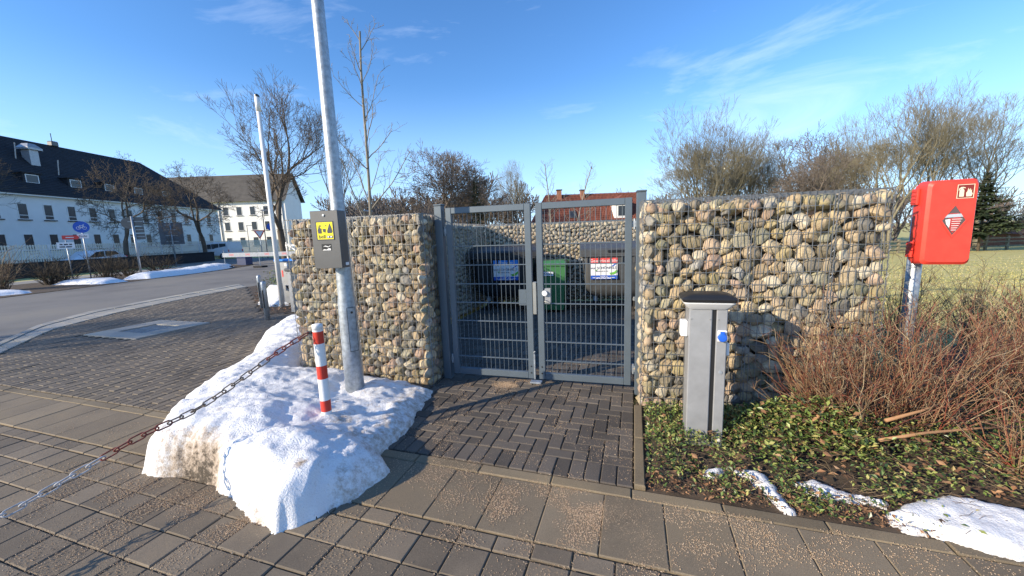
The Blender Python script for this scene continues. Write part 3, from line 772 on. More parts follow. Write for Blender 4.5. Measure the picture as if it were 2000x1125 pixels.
def wheelie(loc, rz):
    root = thing('wheelie_bin', 'green two-wheeled bin with a small white label between the two big containers', 'wheelie bin', (*loc, 0), rz)
    def ring(z, w, y0, y1): return [(-w/2, y0, z), (w/2, y0, z), (w/2, y1, z), (-w/2, y1, z)]
    mb = MB().loft([ring(.06,.42,.05,.42), ring(.5,.47,.02,.5), ring(.92,.52,0,.56)]); mb.build('body', M['greenbin'], root)
    MB().bbox(-.275,.275,-.02,.58,.92,.955,.008).build('rim', M['greenbin'], root)
    mb = MB().loft([ring(.956,.56,-.03,.58), ring(.985,.56,-.03,.58), ring(1.03,.46,.06,.5)]); lid = mb.build('lid', M['greenbin'], root)
    t = MB().tube([(-.27,.6,.98), (-.27,.66,.99), (.27,.66,.99), (.27,.6,.98)], .014, 6); t.build('handle', M['greenbin'], root)
    for sx in (-1,1): MB().tube([(sx*.24,.46,.1), (sx*.29,.46,.1)], .1, 14).build('wheel', M['rubber'], root)
    MB().box(-.19,.03,-.012,-.004,.74,.82).build('label_sheet', M['paper'], root)
    flat(text_mb('Altglas', .062), -.08, .78, -.0145).build('lettering', M['ink'], root, recalc=False)
wheelie((.78, 7.30), R(-14))
mbx = thing('waste_container', 'edge of a third black container seen past the right gate post', 'waste container', (3.05,6.6,0), R(-10))
MB().bbox(-.32,.32,0,.9,.25,1.15,.05).build('body', M['blackbin'], mbx)
MB().bbox(-.36,.36,-.04,.94,1.16,1.27,.03).build('lid', M['blackbin'], mbx)
for sx in (-1,1):
    for yy in (.12,.72): MB().tube([(sx*.24-.02,yy,.11), (sx*.24+.02,yy,.11)], .11, 12).build('wheel', M['rubber'], mbx)

# ---------------------------------------------------------------- lamp post and dog-bag dispenser
LP = Vector((-1.535, 3.47, 0))
lamp = thing('lamp_post', 'tall galvanised lamp post standing in the snow before the left wall', 'lamp post', LP)
mb = MB().lathe([(.087,-.02),(.083,.6),(.080,1.0),(.072,1.06),(.068,1.35),(.060,1.95),(.050,3.4),(.042,5.2)], 24); mb.build('pole', M['galv'], lamp, True)
mb = MB()
for k in range(5):
    pass
a0 = math.atan2(-LP.y, -LP.x)+.35
def on_pole(a, r, z): return (r*cos(a), r*sin(a), z)
mb = MB(); n = 5
ring = []
for z in (.55, .95):
    for k in range(n+1): ring.append(on_pole(a0-.42+.84*k/n, .0885, z))
mb.v = ring
for k in range(n): mb.f.append((k, k+1, n+2+k, n+1+k))
dr = mb.build('hatch_door', M['galv'], lamp, True)
mb = MB()
for z in (.545, .955): mb.tube([on_pole(a0-.44+.88*k/6, .0885, z) for k in range(7)], .002, 4)
for s in (-.44,.44): mb.tube([on_pole(a0+s, .0885, .545), on_pole(a0+s, .0885, .955)], .002, 4)
mb.build('hatch_gap', M['black'], lamp)
mb = MB().tube([on_pole(a0,.092,.91), on_pole(a0,.097,.91)], .011, 8); mb.build('hatch_bolt', M['black'], lamp)
# lamp head high above the picture
mb = MB().tube([(0,0,5.2),(.02,-.05,5.5),(.1,-.4,5.62)], .045, 10); mb.build('arm', M['galv'], lamp, True)
mb = MB().bbox(.02,.22,-.95,-.38,5.56,5.66,.04); mb.build('lamp_head', M['dgrey'], lamp)

DZ = R(-9)
disp = thing('dog_bag_dispenser', 'dark grey dog bag dispenser with a yellow sticker, fixed to the lamp post', 'bag dispenser', (LP.x-.035, LP.y-.205, 1.33), DZ)
MB().bbox(-.128,.128,0,.115,0,.488,.003).build('case', M['dgrey'], disp)
mb = MB().bbox(-.05,.05,.1155,.135,.08,.42,.004); mb.build('bracket', M['galv'], disp)
w = MB().box(-.045,.045,-.0015,.02,.152,.208); sl = w.build('slot', M['black'], disp)
mb = MB(); 
pl_ = [(-.038,.157),(-.02,.165),(0,.16),(.02,.172),(.04,.168),(.04,.154),(-.038,.154)]
mb.poly([(a, -.0035, b_) for a, b_ in pl_]); mb.build('bag_tip', M['white'], sl, recalc=False)
mb = MB(); mb.poly([(a, -.003, b_) for a, b_ in [(-.03,.185),(-.01,.195),(.02,.186),(.038,.196),(.038,.19),(.015,.18),(-.01,.187)]]); mb.build('bag_tip', M['white'], sl, recalc=False)
mb = MB().lathe([(.001,0),(.010,.0),(.010,.006),(.001,.007)], 12); mb.v = [(x, -z, y+.448) for x, y, z in mb.v]; mb.build('lock', M['galv'], disp)
MB().bbox(.129,.133,.05,.095,.02,.045,.001).build('rating_plate', M['paper'], disp)
st = MB().box(-.078,.078,-.0025,0,.245,.395).build('sticker', M['yellow'], disp)
mb = MB(); t = .003
mb.box(-.081,.081,-.0035,-.0005,.392,.398); mb.box(-.081,.081,-.0035,-.0005,.242,.248); mb.box(-.081,-.075,-.0036,-.0004,.248,.392); mb.box(.075,.081,-.0036,-.0004,.248,.392); mb.build('sticker_border', M['ink'], st)
def mark(pts, mat='ink', y=-.0045): mb = MB(); mb.poly([(a, y, b_) for a, b_ in pts]); return mb.build('emblem', M[mat], st, recalc=False)
mark([(-.062,.298),(-.032,.298),(-.030,.340),(-.044,.343),(-.047,.378),(-.057,.345),(-.066,.325)])
mark([(.024,.298),(.064,.300),(.066,.310),(.070,.312),(.060,.350),(.048,.382),(.034,.345),(.022,.318)])
mark([(-.020,.335),(.008,.336),(.008,.320),(.004,.306),(.010,.303),(-.004,.306),(-.006,.314),(-.014,.306),(-.016,.320)])
for ex in (-.036, .012):
    mark([(ex+.006*cos(a), .362+.006*sin(a)) for a in [k*pi/4 for k in range(8)]]); mark([(ex-.001+.0025*cos(a), .364+.0025*sin(a)) for a in [k*pi/3 for k in range(6)]], 'yellow', -.0052)
flat(text_mb('bell', .046), -.030, .270, -.0045).build('lettering', M['ink'], st, recalc=False)
for ox in (.027, .054):
    mark([(ox+.0135*max(-1,min(1,1.3*cos(a))), .2675+.0105*max(-1,min(1,1.3*sin(a)))) for a in [k*pi/8 for k in range(16)]])
    mark([(ox+.008*max(-1,min(1,1.3*cos(a))), .2675+.0055*max(-1,min(1,1.3*sin(a)))) for a in [k*pi/8 for k in range(16)]], 'paper', -.0052)

# ---------------------------------------------------------------- bollard and chain
BO = Vector((-1.495, 2.83, 0))
bo = thing('bollard', 'red and white banded steel bollard standing in the snow heap', 'bollard', BO)
bands = [(0,.245,'white'),(.245,.335,'red'),(.335,.51,'white'),(.51,.615,'red'),(.615,.79,'white'),(.79,.885,'red'),(.885,.90,'white')]
for z0, z1, c in bands: mb = MB().tube([(0,0,z0), (0,0,z1)], .038, 20, False); mb.build('band', M[c], bo, True)
mb = MB().lathe([(.0385,.90),(.0385,.93),(.036,.938),(.02,.943),(.001,.944)], 20); mb.build('cap', M['white'], bo, True)
mb = MB().lathe([(.012,0),(.012,.03)], 8); mb.v = [(-.038-z, y-.02, x+.88) for x, y, z in mb.v]; mb.build('chain_eye', M['black'], bo)
C0, C1 = Vector((-1.56, 2.80, .875)), Vector((-2.55, .75, .70))
ch = thing('barrier_chain', 'red and white barrier chain hanging from the bollard across the snow', 'chain', C0)
lk = MB(); a, b_ = .040, .0175; pts = []
for k in range(17):
    t_ = 2*pi*k/16; cx = a*(1 if cos(t_) > 0 else -1)*.55; pts.append((cx+b_*cos(t_)*1.05, b_*sin(t_), 0))
def ring_tube(mb, pts, r, n=6):
    P_ = [Vector(p) for p in pts[:-1]]; m = len(P_); base = len(mb.v)
    for i in range(m):
        d = (P_[(i+1) % m]-P_[i-1]).normalized(); w = Vector((0,0,1)); u = d.cross(w)
        for k in range(n): q = P_[i]+u*(r*cos(2*pi*k/n))+w*(r*sin(2*pi*k/n)); mb.v.append(tuple(q))
    for i in range(m):
        for k in range(n): A_ = base+i*n+k; B_ = base+i*n+(k+1) % n; C_ = base+((i+1) % m)*n+(k+1) % n; D_ = base+((i+1) % m)*n+k; mb.f.append((A_, B_, C_, D_))
ring_tube(lk, pts, .0046)
M['rust_r'] = plain('chain_rust_red', (.17,.035,.025), .6, 0, .4, 40); M['rust_d'] = plain('chain_bare_steel', (.12,.10,.085), .5, .4, .4, 40); M['chain_w'] = plain('chain_white', (.40,.40,.41), .5, 0, .3, 40)
lme = {c: lk.mesh('chain_link', M[m_], True) for c, m_ in (('r','rust_r'), ('w','rust_d'), ('W','chain_w'))}
n_l = 64; span = C1-C0
CP = [C0]+[Vector(q) for q in ((-1.715,2.65,.775),(-2.05,2.375,.527),(-2.26,2.125,.442),(-2.42,1.925,.352),(-2.56,1.70,.277),(-2.72,1.40,.25),(-2.95,.95,.36),(-3.2,.5,.6),(-3.4,.15,.87))]
def cpt(t):
    f = t*(len(CP)-1); i = min(int(f), len(CP)-2); u = f-i
    p0, p1, p2, p3 = CP[max(i-1,0)], CP[i], CP[i+1], CP[min(i+2, len(CP)-1)]
    return .5*((2*p1)+(p2-p0)*u+(2*p0-5*p1+4*p2-p3)*u*u+(3*p1-p0-3*p2+p3)*u**3)
# evenly by arc length
smp = [cpt(i/400) for i in range(401)]; acc = [0]
for i in range(400): acc.append(acc[-1]+(smp[i+1]-smp[i]).length)
pitch = .062; n_l = int(acc[-1]/pitch)
for k in range(n_l):
    s_ = (k+.5)*pitch; i = next(i for i in range(400) if acc[i+1] >= s_); p = smp[i]; d = (smp[i+1]-smp[i]).normalized()
    q = d.to_track_quat('X', 'Z'); 
    mtx = Matrix.Translation(p-C0) @ q.to_matrix().to_4x4() @ Matrix.Rotation(pi/4+(pi/2 if k % 2 else 0)+rng.uniform(-.2,.2), 4, 'X')
    cc = 'r' if (k < 5 or 15 <= k < 20) else ('w' if k < 15 else ('W' if k < 29 else 'r'))
    o = put('chain_link', lme[cc], ch); o.matrix_basis = mtx

# ---------------------------------------------------------------- power pedestal
PD = thing('power_pedestal', 'silver power pedestal with black cap and blue socket before the right wall', 'power pedestal', (1.385,2.66,0), R(-17))
MB().bbox(-.122,.026,-.085,.085,-.02,1.0,.006).build('front_panel', M['alu'], PD)
MB().bbox(.052,.122,-.085,.085,-.02,1.0,.006).build('front_panel', M['alu'], PD)
MB().box(.0262,.0518,-.074,.08,-.02,.999).build('groove', M['black'], PD)
def rr(z, w, d, r=.03):
    pts = []
    for cx, cy, a0_ in ((w/2-r, d/2-r, 0), (-w/2+r, d/2-r, 90), (-w/2+r, -d/2+r, 180), (w/2-r, -d/2+r, 270)):
        for k in range(5): a = R(a0_+22.5*k); pts.append((cx+r*cos(a), cy+r*sin(a), z))
    return pts
mb = MB().loft([rr(1.001,.25,.18), rr(1.02,.29,.22), rr(1.045,.325,.25), rr(1.055,.325,.25)]); shade_auto(mb.build('collar', M['collar'], PD), 30)
mb = MB().loft([rr(1.0555,.335,.26), rr(1.075,.345,.27), rr(1.088,.33,.255), rr(1.105,.24,.17), rr(1.113,.12,.07)]); shade_auto(mb.build('cap', M['black'], PD), 40)
sk = MB().bbox(.060,.118,-.097,-.0855,.775,.855,.004).build('socket_plate', M['paper'], PD)
mb = MB().lathe([(.029,0),(.029,.018),(.024,.024),(.001,.026)], 20); mb.v = [(x+.088, -.0975-z, y+.808) for x, y, z in mb.v]; shade_auto(mb.build('socket_lid', M['socket'], sk))
MB().bbox(.074,.102,-.112,-.0975,.832,.850,.003).build('hinge', M['socket'], sk)
mb = MB().lathe([(.012,0),(.012,.004),(.001,.005)], 12); mb.v = [(x+.088, -.0855-z, y+.55) for x, y, z in mb.v]; mb.build('lock', M['galv'], PD)
MB().bbox(-.170,-.1225,-.045,.035,.79,.905,.006).build('junction_box', M['paper'], PD)
MB().bbox(.1225,.150,-.04,.03,.66,.75,.006).build('socket_box', M['paper'], PD)
for x, z in ((-.108,.06),(-.108,.93),(.012,.06),(.012,.93),(.064,.93)):
    sc = MB().lathe([(.001,0),(.0055,0),(.0055,.002),(.001,.003)], 8); sc.v = [(a+x, -.0855-c, b_+z) for a, b_, c in sc.v]; sc.build('screw', M['gate_grey'], PD)
MB().bbox(-.124,.124,-.088,.088,-.03,.012,.004).build('foot_flange', M['gate_grey'], PD)
mb = MB(); mb.poly([(.075,-.0862,.03),(.105,-.0862,.03),(.098,-.0862,.085)]); mb.build('warning_sticker', M['paper'], PD, recalc=False)

# ---------------------------------------------------------------- fire extinguisher box
EP = Vector((3.70, 3.46, 0))
EP = Vector((3.70*.89, 3.46*.89, 0))
post = thing('steel_post', 'galvanised steel post rising from the red shrubs under the extinguisher box', 'post', EP)
mb = MB().tube([(0,0,-.05), (0,0,1.78)], .046, 20); mb.build('tube', M['galv'], post, True)
EB = thing('extinguisher_box', 'red plastic fire extinguisher box with a diamond window', 'extinguisher box', (EP.x+.072, EP.y-.036, 1.218), R(-24)); EB.scale = (.89, .89, .89)
def rbx(y, w0, w1, z0, z1, r):
    pts = []
    for cx, cz, a0_ in ((w1-r, z1-r, 0), (w0+r, z1-r, 90), (w0+r, z0+r, 180), (w1-r, z0+r, 270)):
        for k in range(5): a = R(a0_+22.5*k); pts.append((cx+r*cos(a), y, cz+r*sin(a)))
    return pts
mb = MB().loft([rbx(-.02,-.15,.15,.02,.70,.03), rbx(-.09,-.158,.158,0,.715,.035)]); shade_auto(mb.build('back_shell', M['redbox'], EB), 40)
mb = MB().loft([rbx(-.091,-.161,.161,-.003,.718,.035), rbx(-.215,-.154,.154,.005,.71,.04), rbx(-.235,-.132,.142,.028,.69,.035)]); shade_auto(mb.build('door', M['redbox'], EB), 32)
fy = -.2355
for zz in (.06, .52):
    h = MB().bbox(-.180,-.1615,-.13,-.04,zz,zz+.14,.004).build('hinge', M['redbox'], EB)
    for k in range(4): MB().bbox(-.1845,-.1802,-.125,-.045,zz+.015+.032*k,zz+.03+.032*k,.002).build('knuckle', M['redbox'], h)
MB().bbox(-.09,-.02,.0,.03,.2,.5,.004).build('clamp', M['galv'], EB)
# raised frame, recessed window with an extinguisher behind glass
sg = MB().box(.02,.122,fy-.002,fy,.553,.665).build('safety_sign', M['darkred'], EB)
mb = MB()
for x0, x1, z0, z1 in ((.02,.122,.661,.665),(.02,.122,.553,.557),(.02,.024,.557,.661),(.118,.122,.557,.661)): mb.box(x0, x1, fy-.0035, fy-.0021, z0, z1)
mb.build('sign_border', M['cream'], sg)
mb = MB(); y = fy-.0036
mb.poly([(.034+a, y, .567+c) for a, c in [(0,0),(.028,0),(.028,.05),(.022,.062),(.006,.062),(0,.05)]])
mb.poly([(.034+a, y, .567+c) for a, c in [(.008,.0625),(.02,.0625),(.02,.07),(.034,.066),(.034,.072),(.02,.078),(.008,.078),(-.004,.066),(-.006,.05),(-.002,.05),(.002,.064)]])
mb.poly([(.077+a, y, .567+c) for a, c in [(0,0),(.03,0),(.036,.02),(.028,.04),(.03,.055),(.02,.044),(.022,.066),(.012,.05),(.008,.07),(.003,.04),(-.003,.03)]])
mb.build('emblem', M['cream'], sg, recalc=False)
mb = MB(); cx, cz, wx, wz = .022, .375, .084, .145
def dia(f, y): 
    out = []
    for a, c in ((wx*f,0),(0,wz*f),(-wx*f,0),(0,-wz*f)): out.append((cx+a, y, cz+c))
    return out
o_, i_ = dia(1.0, fy-.004), dia(.86, fy-.004); i2 = dia(.84, fy-.0005)
for k in range(4):
    j = (k+1) % 4; mb.quad(o_[k], o_[j], i_[j], i_[k]); mb.quad(i_[k], i_[j], i2[j], i2[k]); mb.quad(dia(1.02, fy)[k], dia(1.02, fy)[j], o_[j], o_[k])
wf = mb.build('window_frame', M['redbox'], EB)
mb = MB(); mb.poly(dia(.855, fy-.001)); pn = mb.build('window_pane', plain('smoked_pane', (.10,.075,.075), .15), EB, recalc=False)
mb = MB()
mb.poly([(cx+a, fy-.0018, cz+c) for a, c in [(-.040,.05),(.045,.055),(.054,.028),(-.062,.024)]]); mb.build('extinguisher_label', plain('label_bluegrey', (.42,.48,.55), .4), pn, recalc=False)
mb = MB(); mb.poly([(cx+a, fy-.0014, cz+c) for a, c in [(-.030,.060),(.026,.060),(.040,.018),(.040,-.04),(.0,-.105),(-.030,-.05),(-.034,.018),(.0,.02)]]); mb.build('extinguisher_body', plain('extinguisher_red', (.40,.045,.04), .4), pn, recalc=False)
mb = MB(); mb.poly([(cx+a, fy-.0022, cz+c) for a, c in [(-.052,.008),(-.022,.012),(-.022,-.022),(-.024,-.06),(-.044,-.028)]]); mb.build('extinguisher_label', M['paper'], pn, recalc=False)
mb = MB()
for k in range(6):
    z = .012-.018*k; mb.box(cx-.012, cx+.05-.006*k, fy-.0024, fy-.0021, cz+z-.0035, cz+z+.0005)
mb.build('extinguisher_text', M['paper'], pn, recalc=False)

# ---------------------------------------------------------------- snow
def seg_d(x, y, a, b):
    ax, ay = a; bx, by = b; dx, dy = bx-ax, by-ay; t = max(0, min(1, ((x-ax)*dx+(y-ay)*dy)/(dx*dx+dy*dy+1e-12)))
    return math.hypot(x-ax-t*dx, y-ay-t*dy)
def snow_patch(name, label, poly, heights, step, wfun, amp, dirtf, z0=-.02, seed=0, group=None, nscale=4.0):
    xs = [p[0] for p in poly]; ys = [p[1] for p in poly]; mb = MB(); idx = {}; dirt = []
    x0, y0 = min(xs)-step*2, min(ys)-step*2; nx = int((max(xs)-x0)/step)+3; ny = int((max(ys)-y0)/step)+3
    edges = list(zip(poly, poly[1:]+poly[:1])); cells = {}
    off = Vector((seed*7.1, 3.3, 1.7))
    for j in range(ny):
        for i in range(nx):
            x, y = x0+i*step, y0+j*step
            wob = noise.noise(Vector((x*6, y*6, seed*3.1)))*.035+noise.noise(Vector((x*19, y*19, seed*1.1)))*.014
            d = min(seg_d(x, y, a, b) for a, b in edges)
            d = (d if inside(x, y, poly) else -d)+(wob if step > .015 else wob*.45+noise.noise(Vector((x*38, y*38, seed*2.3)))*.013+noise.noise(Vector((x*75, y*75, seed)))*.006)
            if d < -step*1.6: continue
            sw = sh = 0
            for hx, hy, hh in heights: w = 1/(((x-hx)**2+(y-hy)**2)**1.5+.004); sw += w; sh += w*hh
            H = sh/sw; v = Vector((x, y, 0))
            if d <= 0: z = z0
            else:
                wd = wfun(x, y); k = 1-math.exp(-d/wd)
                lum = noise.noise(v*nscale+off)*.62+noise.noise(v*nscale*2.3+off)*.38+noise.noise(v*nscale*5.5+off)*.16+noise.noise(v*nscale*11+off)*.11+noise.noise(v*nscale*22+off)*.05
                z = H*k+amp*lum*min(1, d/.12)
                z = max(z, .006)
            ox = noise.noise(Vector((x*9, y*9, 5+seed)))*step*.5; idx[(i, j)] = len(mb.v); mb.v.append((x+ox, y, z)); dirt.append(dirtf(x, y, d, z))
    for (i, j), a in idx.items():
        q = [(i, j), (i+1, j), (i+1, j+1), (i, j+1)]
        if all(k in idx for k in q):
            f = tuple(idx[k] for k in q)
            if max(mb.v[k][2] for k in f) > z0+.001: mb.f.append(f)
    o = mb.build(name, M['snow'], None, True, recalc=False)
    at = o.data.attributes.new('dirt', 'FLOAT', 'POINT'); at.data.foreach_set('value', dirt)
    return tag(o, label, 'snow', group)
heap = [(-2.70,2.62),(-2.62,2.47),(-2.35,2.41),(-2.12,2.36),(-1.9,2.24),(-1.66,2.08),(-1.5,1.95),(-1.33,1.86),(-1.16,1.96),(-1.05,2.08),(-.98,2.14),(-.88,2.385),(-1.0,2.57),(-.95,2.8),(-.89,3.02),(-.86,3.35),(-.84,3.72),(-1.1,3.86),(-2.45,4.2),(-2.5,4.4),(-2.75,5.2),(-3.0,6.0),(-3.1,6.9),(-3.7,7.15),(-4.0,6.7),(-4.0,6.2),(-3.8,5.5),(-3.5,4.9),(-3.25,4.4),(-3.28,4.0),(-3.2,3.6),(-3.0,3.15),(-2.85,2.9)]
hh = [(-2.5,2.65,.34),(-2.85,3.15,.31),(-3.05,3.9,.30),(-2.5,3.5,.36),(-2.0,2.75,.37),(-1.65,2.35,.33),(-1.3,2.15,.27),(-1.1,2.35,.2),(-1.5,2.83,.21),(-1.72,2.75,.27),(-1.2,2.75,.14),(-1.1,3.1,.12),(-1.55,3.47,.15),(-.95,3.55,.07),(-1.3,3.75,.13),(-2.0,3.6,.27),(-2.2,4.0,.22),(-2.9,4.5,.33),(-3.5,5.5,.33),(-3.5,6.4,.34)]
def heap_dirt(x, y, d, z):
    v = 0
    if x < -1.40 and y < 2.95 and d < .24: v += (.66*max(0, 1-d/.15)+.14*(1-d/.24))*max(.22, .72+1.2*noise.noise(Vector((x*2.6, y*2.6, 2))))
    if x > -1.12 and d < .34: v += .30*(1-d/.34)+.10*noise.noise(Vector((x*5, y*5, 9)))
    if x > -1.6 and y > 2.4: v += .12
    for sx, sy, r, a in ((-1.30,2.10,.055,.8),(-1.2,2.62,.12,.35),(-1.9,2.95,.16,.26),(-1.36,2.80,.10,.5),(-1.0,3.3,.18,.36),(-2.25,2.75,.15,.22)):
        q = math.hypot(x-sx, y-sy)/r
        if q < 1 and z > .12: v += a*(1-q)
    return v
snow_patch('snow_heap', 'large melting snow heap with dirty edges around the bollard and lamp post', heap, hh, .017, lambda x, y: .05 if (x < -1.2 and y < 3) else .085, .055, heap_dirt, seed=1, nscale=3.3)
nd = lambda x, y, d, z: (.22*max(0, 1-d/.05))+.04
bs = [('small snow scrap in the ivy beside the foot of the power pedestal', [(1.14,2.16),(1.2,2.2),(1.29,2.2),(1.23,2.14),(1.18,2.13)]),
      ('crooked strip of snow lying across the ivy right of the pedestal', [(1.33,2.19),(1.47,2.19),(1.52,2.12),(1.48,1.98),(1.46,1.82),(1.42,1.79),(1.4,1.86),(1.4,1.99),(1.38,2.11)]),
      ('narrow snow tongue in the ivy between the crooked strip and the largest patch', [(1.63,2.05),(1.75,2.06),(1.82,1.96),(1.94,1.91),(2.0,1.86),(1.95,1.82),(1.88,1.87),(1.73,1.92),(1.64,1.96)]),
      ('largest snow patch on the bed, below the red shrubs at the right edge', [(1.87,1.77),(2.03,1.83),(2.34,1.89),(2.46,1.83),(2.6,1.74),(2.9,1.72),(2.9,1.5),(2.54,1.45),(2.35,1.47),(2.19,1.50),(2.11,1.54),(2.05,1.58),(1.97,1.68),(1.88,1.72)]),
      ('tiny snow crumb by the path below the largest bed patch', [(1.9,1.71),(1.98,1.68),(1.97,1.645),(1.89,1.665)])]
bs = [(lb, [(x*1.034, y*1.034) for x, y in pl]) for lb, pl in bs]
for k, (lb, pl) in enumerate(bs):
    cx = sum(p[0] for p in pl)/len(pl); cy = sum(p[1] for p in pl)/len(pl)
    snow_patch('snow_patch', lb, pl, [(cx, cy, .03 if k == 4 else (.032 if k < 3 else .058)), (cx+.25, cy-.05, .03 if k < 3 else .05)], .012, lambda x, y: .025, .024, nd, seed=3+k, group='snow left on the planting bed', nscale=6)
rs = [('thin snow strip on the far road verge at the left picture edge', [(-22.6,13.2),(-19.2,13.1),(-18.5,14.4),(-19.6,15.2),(-22.8,14.6)], .12),
      ('flat snow strip on the far verge below the brush, left of the sign post', [(-21.3,17.6),(-18.5,17.1),(-18.4,18.0),(-19.6,18.9),(-21.2,18.7)], .18),
      ('long snow bank on the far verge right of the sign post', [(-19.4,18.9),(-18.3,19.2),(-18.2,22.0),(-18.6,24.6),(-19.5,26.6),(-21.0,27.2),(-20.8,25.2),(-19.9,22.6),(-19.6,20.4)], .30),
      ('snow pile on the island beside the ticket machine', [(-6.6,9.75),(-6.15,9.35),(-5.65,9.3),(-5.25,9.45),(-5.35,10.3),(-5.9,11.2),(-6.7,11.5),(-7.3,11.0)], .42)]
for k, (lb, pl, hgt) in enumerate(rs):
    cx = sum(p[0] for p in pl)/len(pl); cy = sum(p[1] for p in pl)/len(pl)
    snow_patch('snow_bank', lb, pl, [(cx, cy, hgt), (cx-.3, cy+1.2, hgt*1.1)], .11 if k < 3 else .05, lambda x, y: .2, hgt*.25, lambda x, y, d, z: .05, seed=11+k, group='snow banks by the road', nscale=1.6 if k < 3 else 3)

# ---------------------------------------------------------------- grit on the paving
def grit():
    r = random.Random(3); mb = MB()
    blobs = [(.12,2.02,.40,.13,1.0),(.35,1.95,.3,.14,.9),(.0,3.82,.20,.05,1.0),(-.3,3.6,.5,.2,.30),(-.1,3.0,.6,.5,.30),(.55,2.5,.25,.5,.25),(-.6,2.75,.3,.3,.35),(-2.2,2.2,.3,.10,.9),(-1.75,1.98,.25,.10,.9),(-2.0,2.0,.6,.22,.5),(-1.7,1.75,.4,.2,.35),(-2.75,2.35,.35,.18,.5),(-.4,1.75,.5,.18,.45),(.45,1.55,.5,.2,.4),(1.2,1.7,.5,.15,.5),(1.6,1.55,.4,.2,.45),(-3.3,2.3,.5,.3,.35),(-2.4,1.65,.4,.2,.35),(.9,1.75,.4,.15,.35),(-.5,2.3,.3,.15,.4)]
    n = 0; tries = 0
    while n < 40000 and tries < 700000:
        tries += 1
        b_ = blobs[r.randrange(len(blobs))] if r.random() < .86 else None
        if b_:
            x, y = r.gauss(b_[0], b_[2]), r.gauss(b_[1], b_[3])
            if r.random() > b_[4]: continue
        else: x, y = r.uniform(-4.2, 2.4), r.uniform(1.4, 4.0)
        if y < 1.35 or y > 4.4: continue
        s_, t_ = to_st(x, y)
        if s_ > .06 and t_ > -.1: continue
        if inside(x, y, heap) and not (min(seg_d(x, y, a, c) for a, c in zip(heap, heap[1:]+heap[:1])) < .05): continue
        k = noise.noise(Vector((x*4.5, y*4.5, 2)))
        k2 = noise.noise(Vector((x*11, y*11, 6)))
        if r.random() > .35+1.3*k+.5*k2: continue
        sz = r.uniform(.0016, .0036)*(1.25 if r.random() < .1 else 1); a = r.uniform(0, 6.28)
        c, s2 = cos(a)*sz, sin(a)*sz; e = r.uniform(.5, 1.0)
        m = len(mb.v); z = .0005
        mb.v += [(x+c, y+s2, z), (x-s2*e, y+c*e, z), (x-c, y-s2, z), (x+s2*e, y-c*e, z), (x+c*.2, y+s2*.2, z+sz*r.uniform(.7,1.1))]
        mb.f += [(m, m+1, m+4), (m+1, m+2, m+4), (m+2, m+3, m+4), (m+3, m, m+4)]; n += 1
    o = mb.build('grit', M['grain'], None, recalc=False); tag(o, 'reddish winter grit scattered over the paving', 'grit', kind='stuff')
grit()

# ---------------------------------------------------------------- planting bed
def leaf(mb, p, d, up, ln, wd, fold=.3):
    d = d.normalized(); s_ = d.cross(up)
    if s_.length < 1e-4: s_ = d.orthogonal()
    s_.normalize(); nn = s_.cross(d)
    a = p; b1 = p+d*ln*.5+s_*wd*.5+nn*wd*fold; b2 = p+d*ln*.5-s_*wd*.5+nn*wd*fold; m = p+d*ln*.52; c = p+d*ln
    k = len(mb.v); mb.v += [tuple(a), tuple(b1), tuple(c), tuple(m), tuple(b2)]; mb.f += [(k, k+1, k+2, k+3), (k, k+3, k+2, k+4)]
def bed_h(x, y):
    h_ = .045+.05*noise.noise(Vector((x*3, y*3, 4)))+.04*sm(.1, .6, to_st(x, y)[1])
    h_ += .24*math.exp(-((x-1.95)**2/.12+(y-2.55)**2/.08))+.14*math.exp(-((x-2.35)**2/.2+(y-2.35)**2/.06))+.08*math.exp(-((x-2.9)**2/.4+(y-2.3)**2/.1))
    return max(.012, h_)
snow_polys = [pl for _, pl in bs]
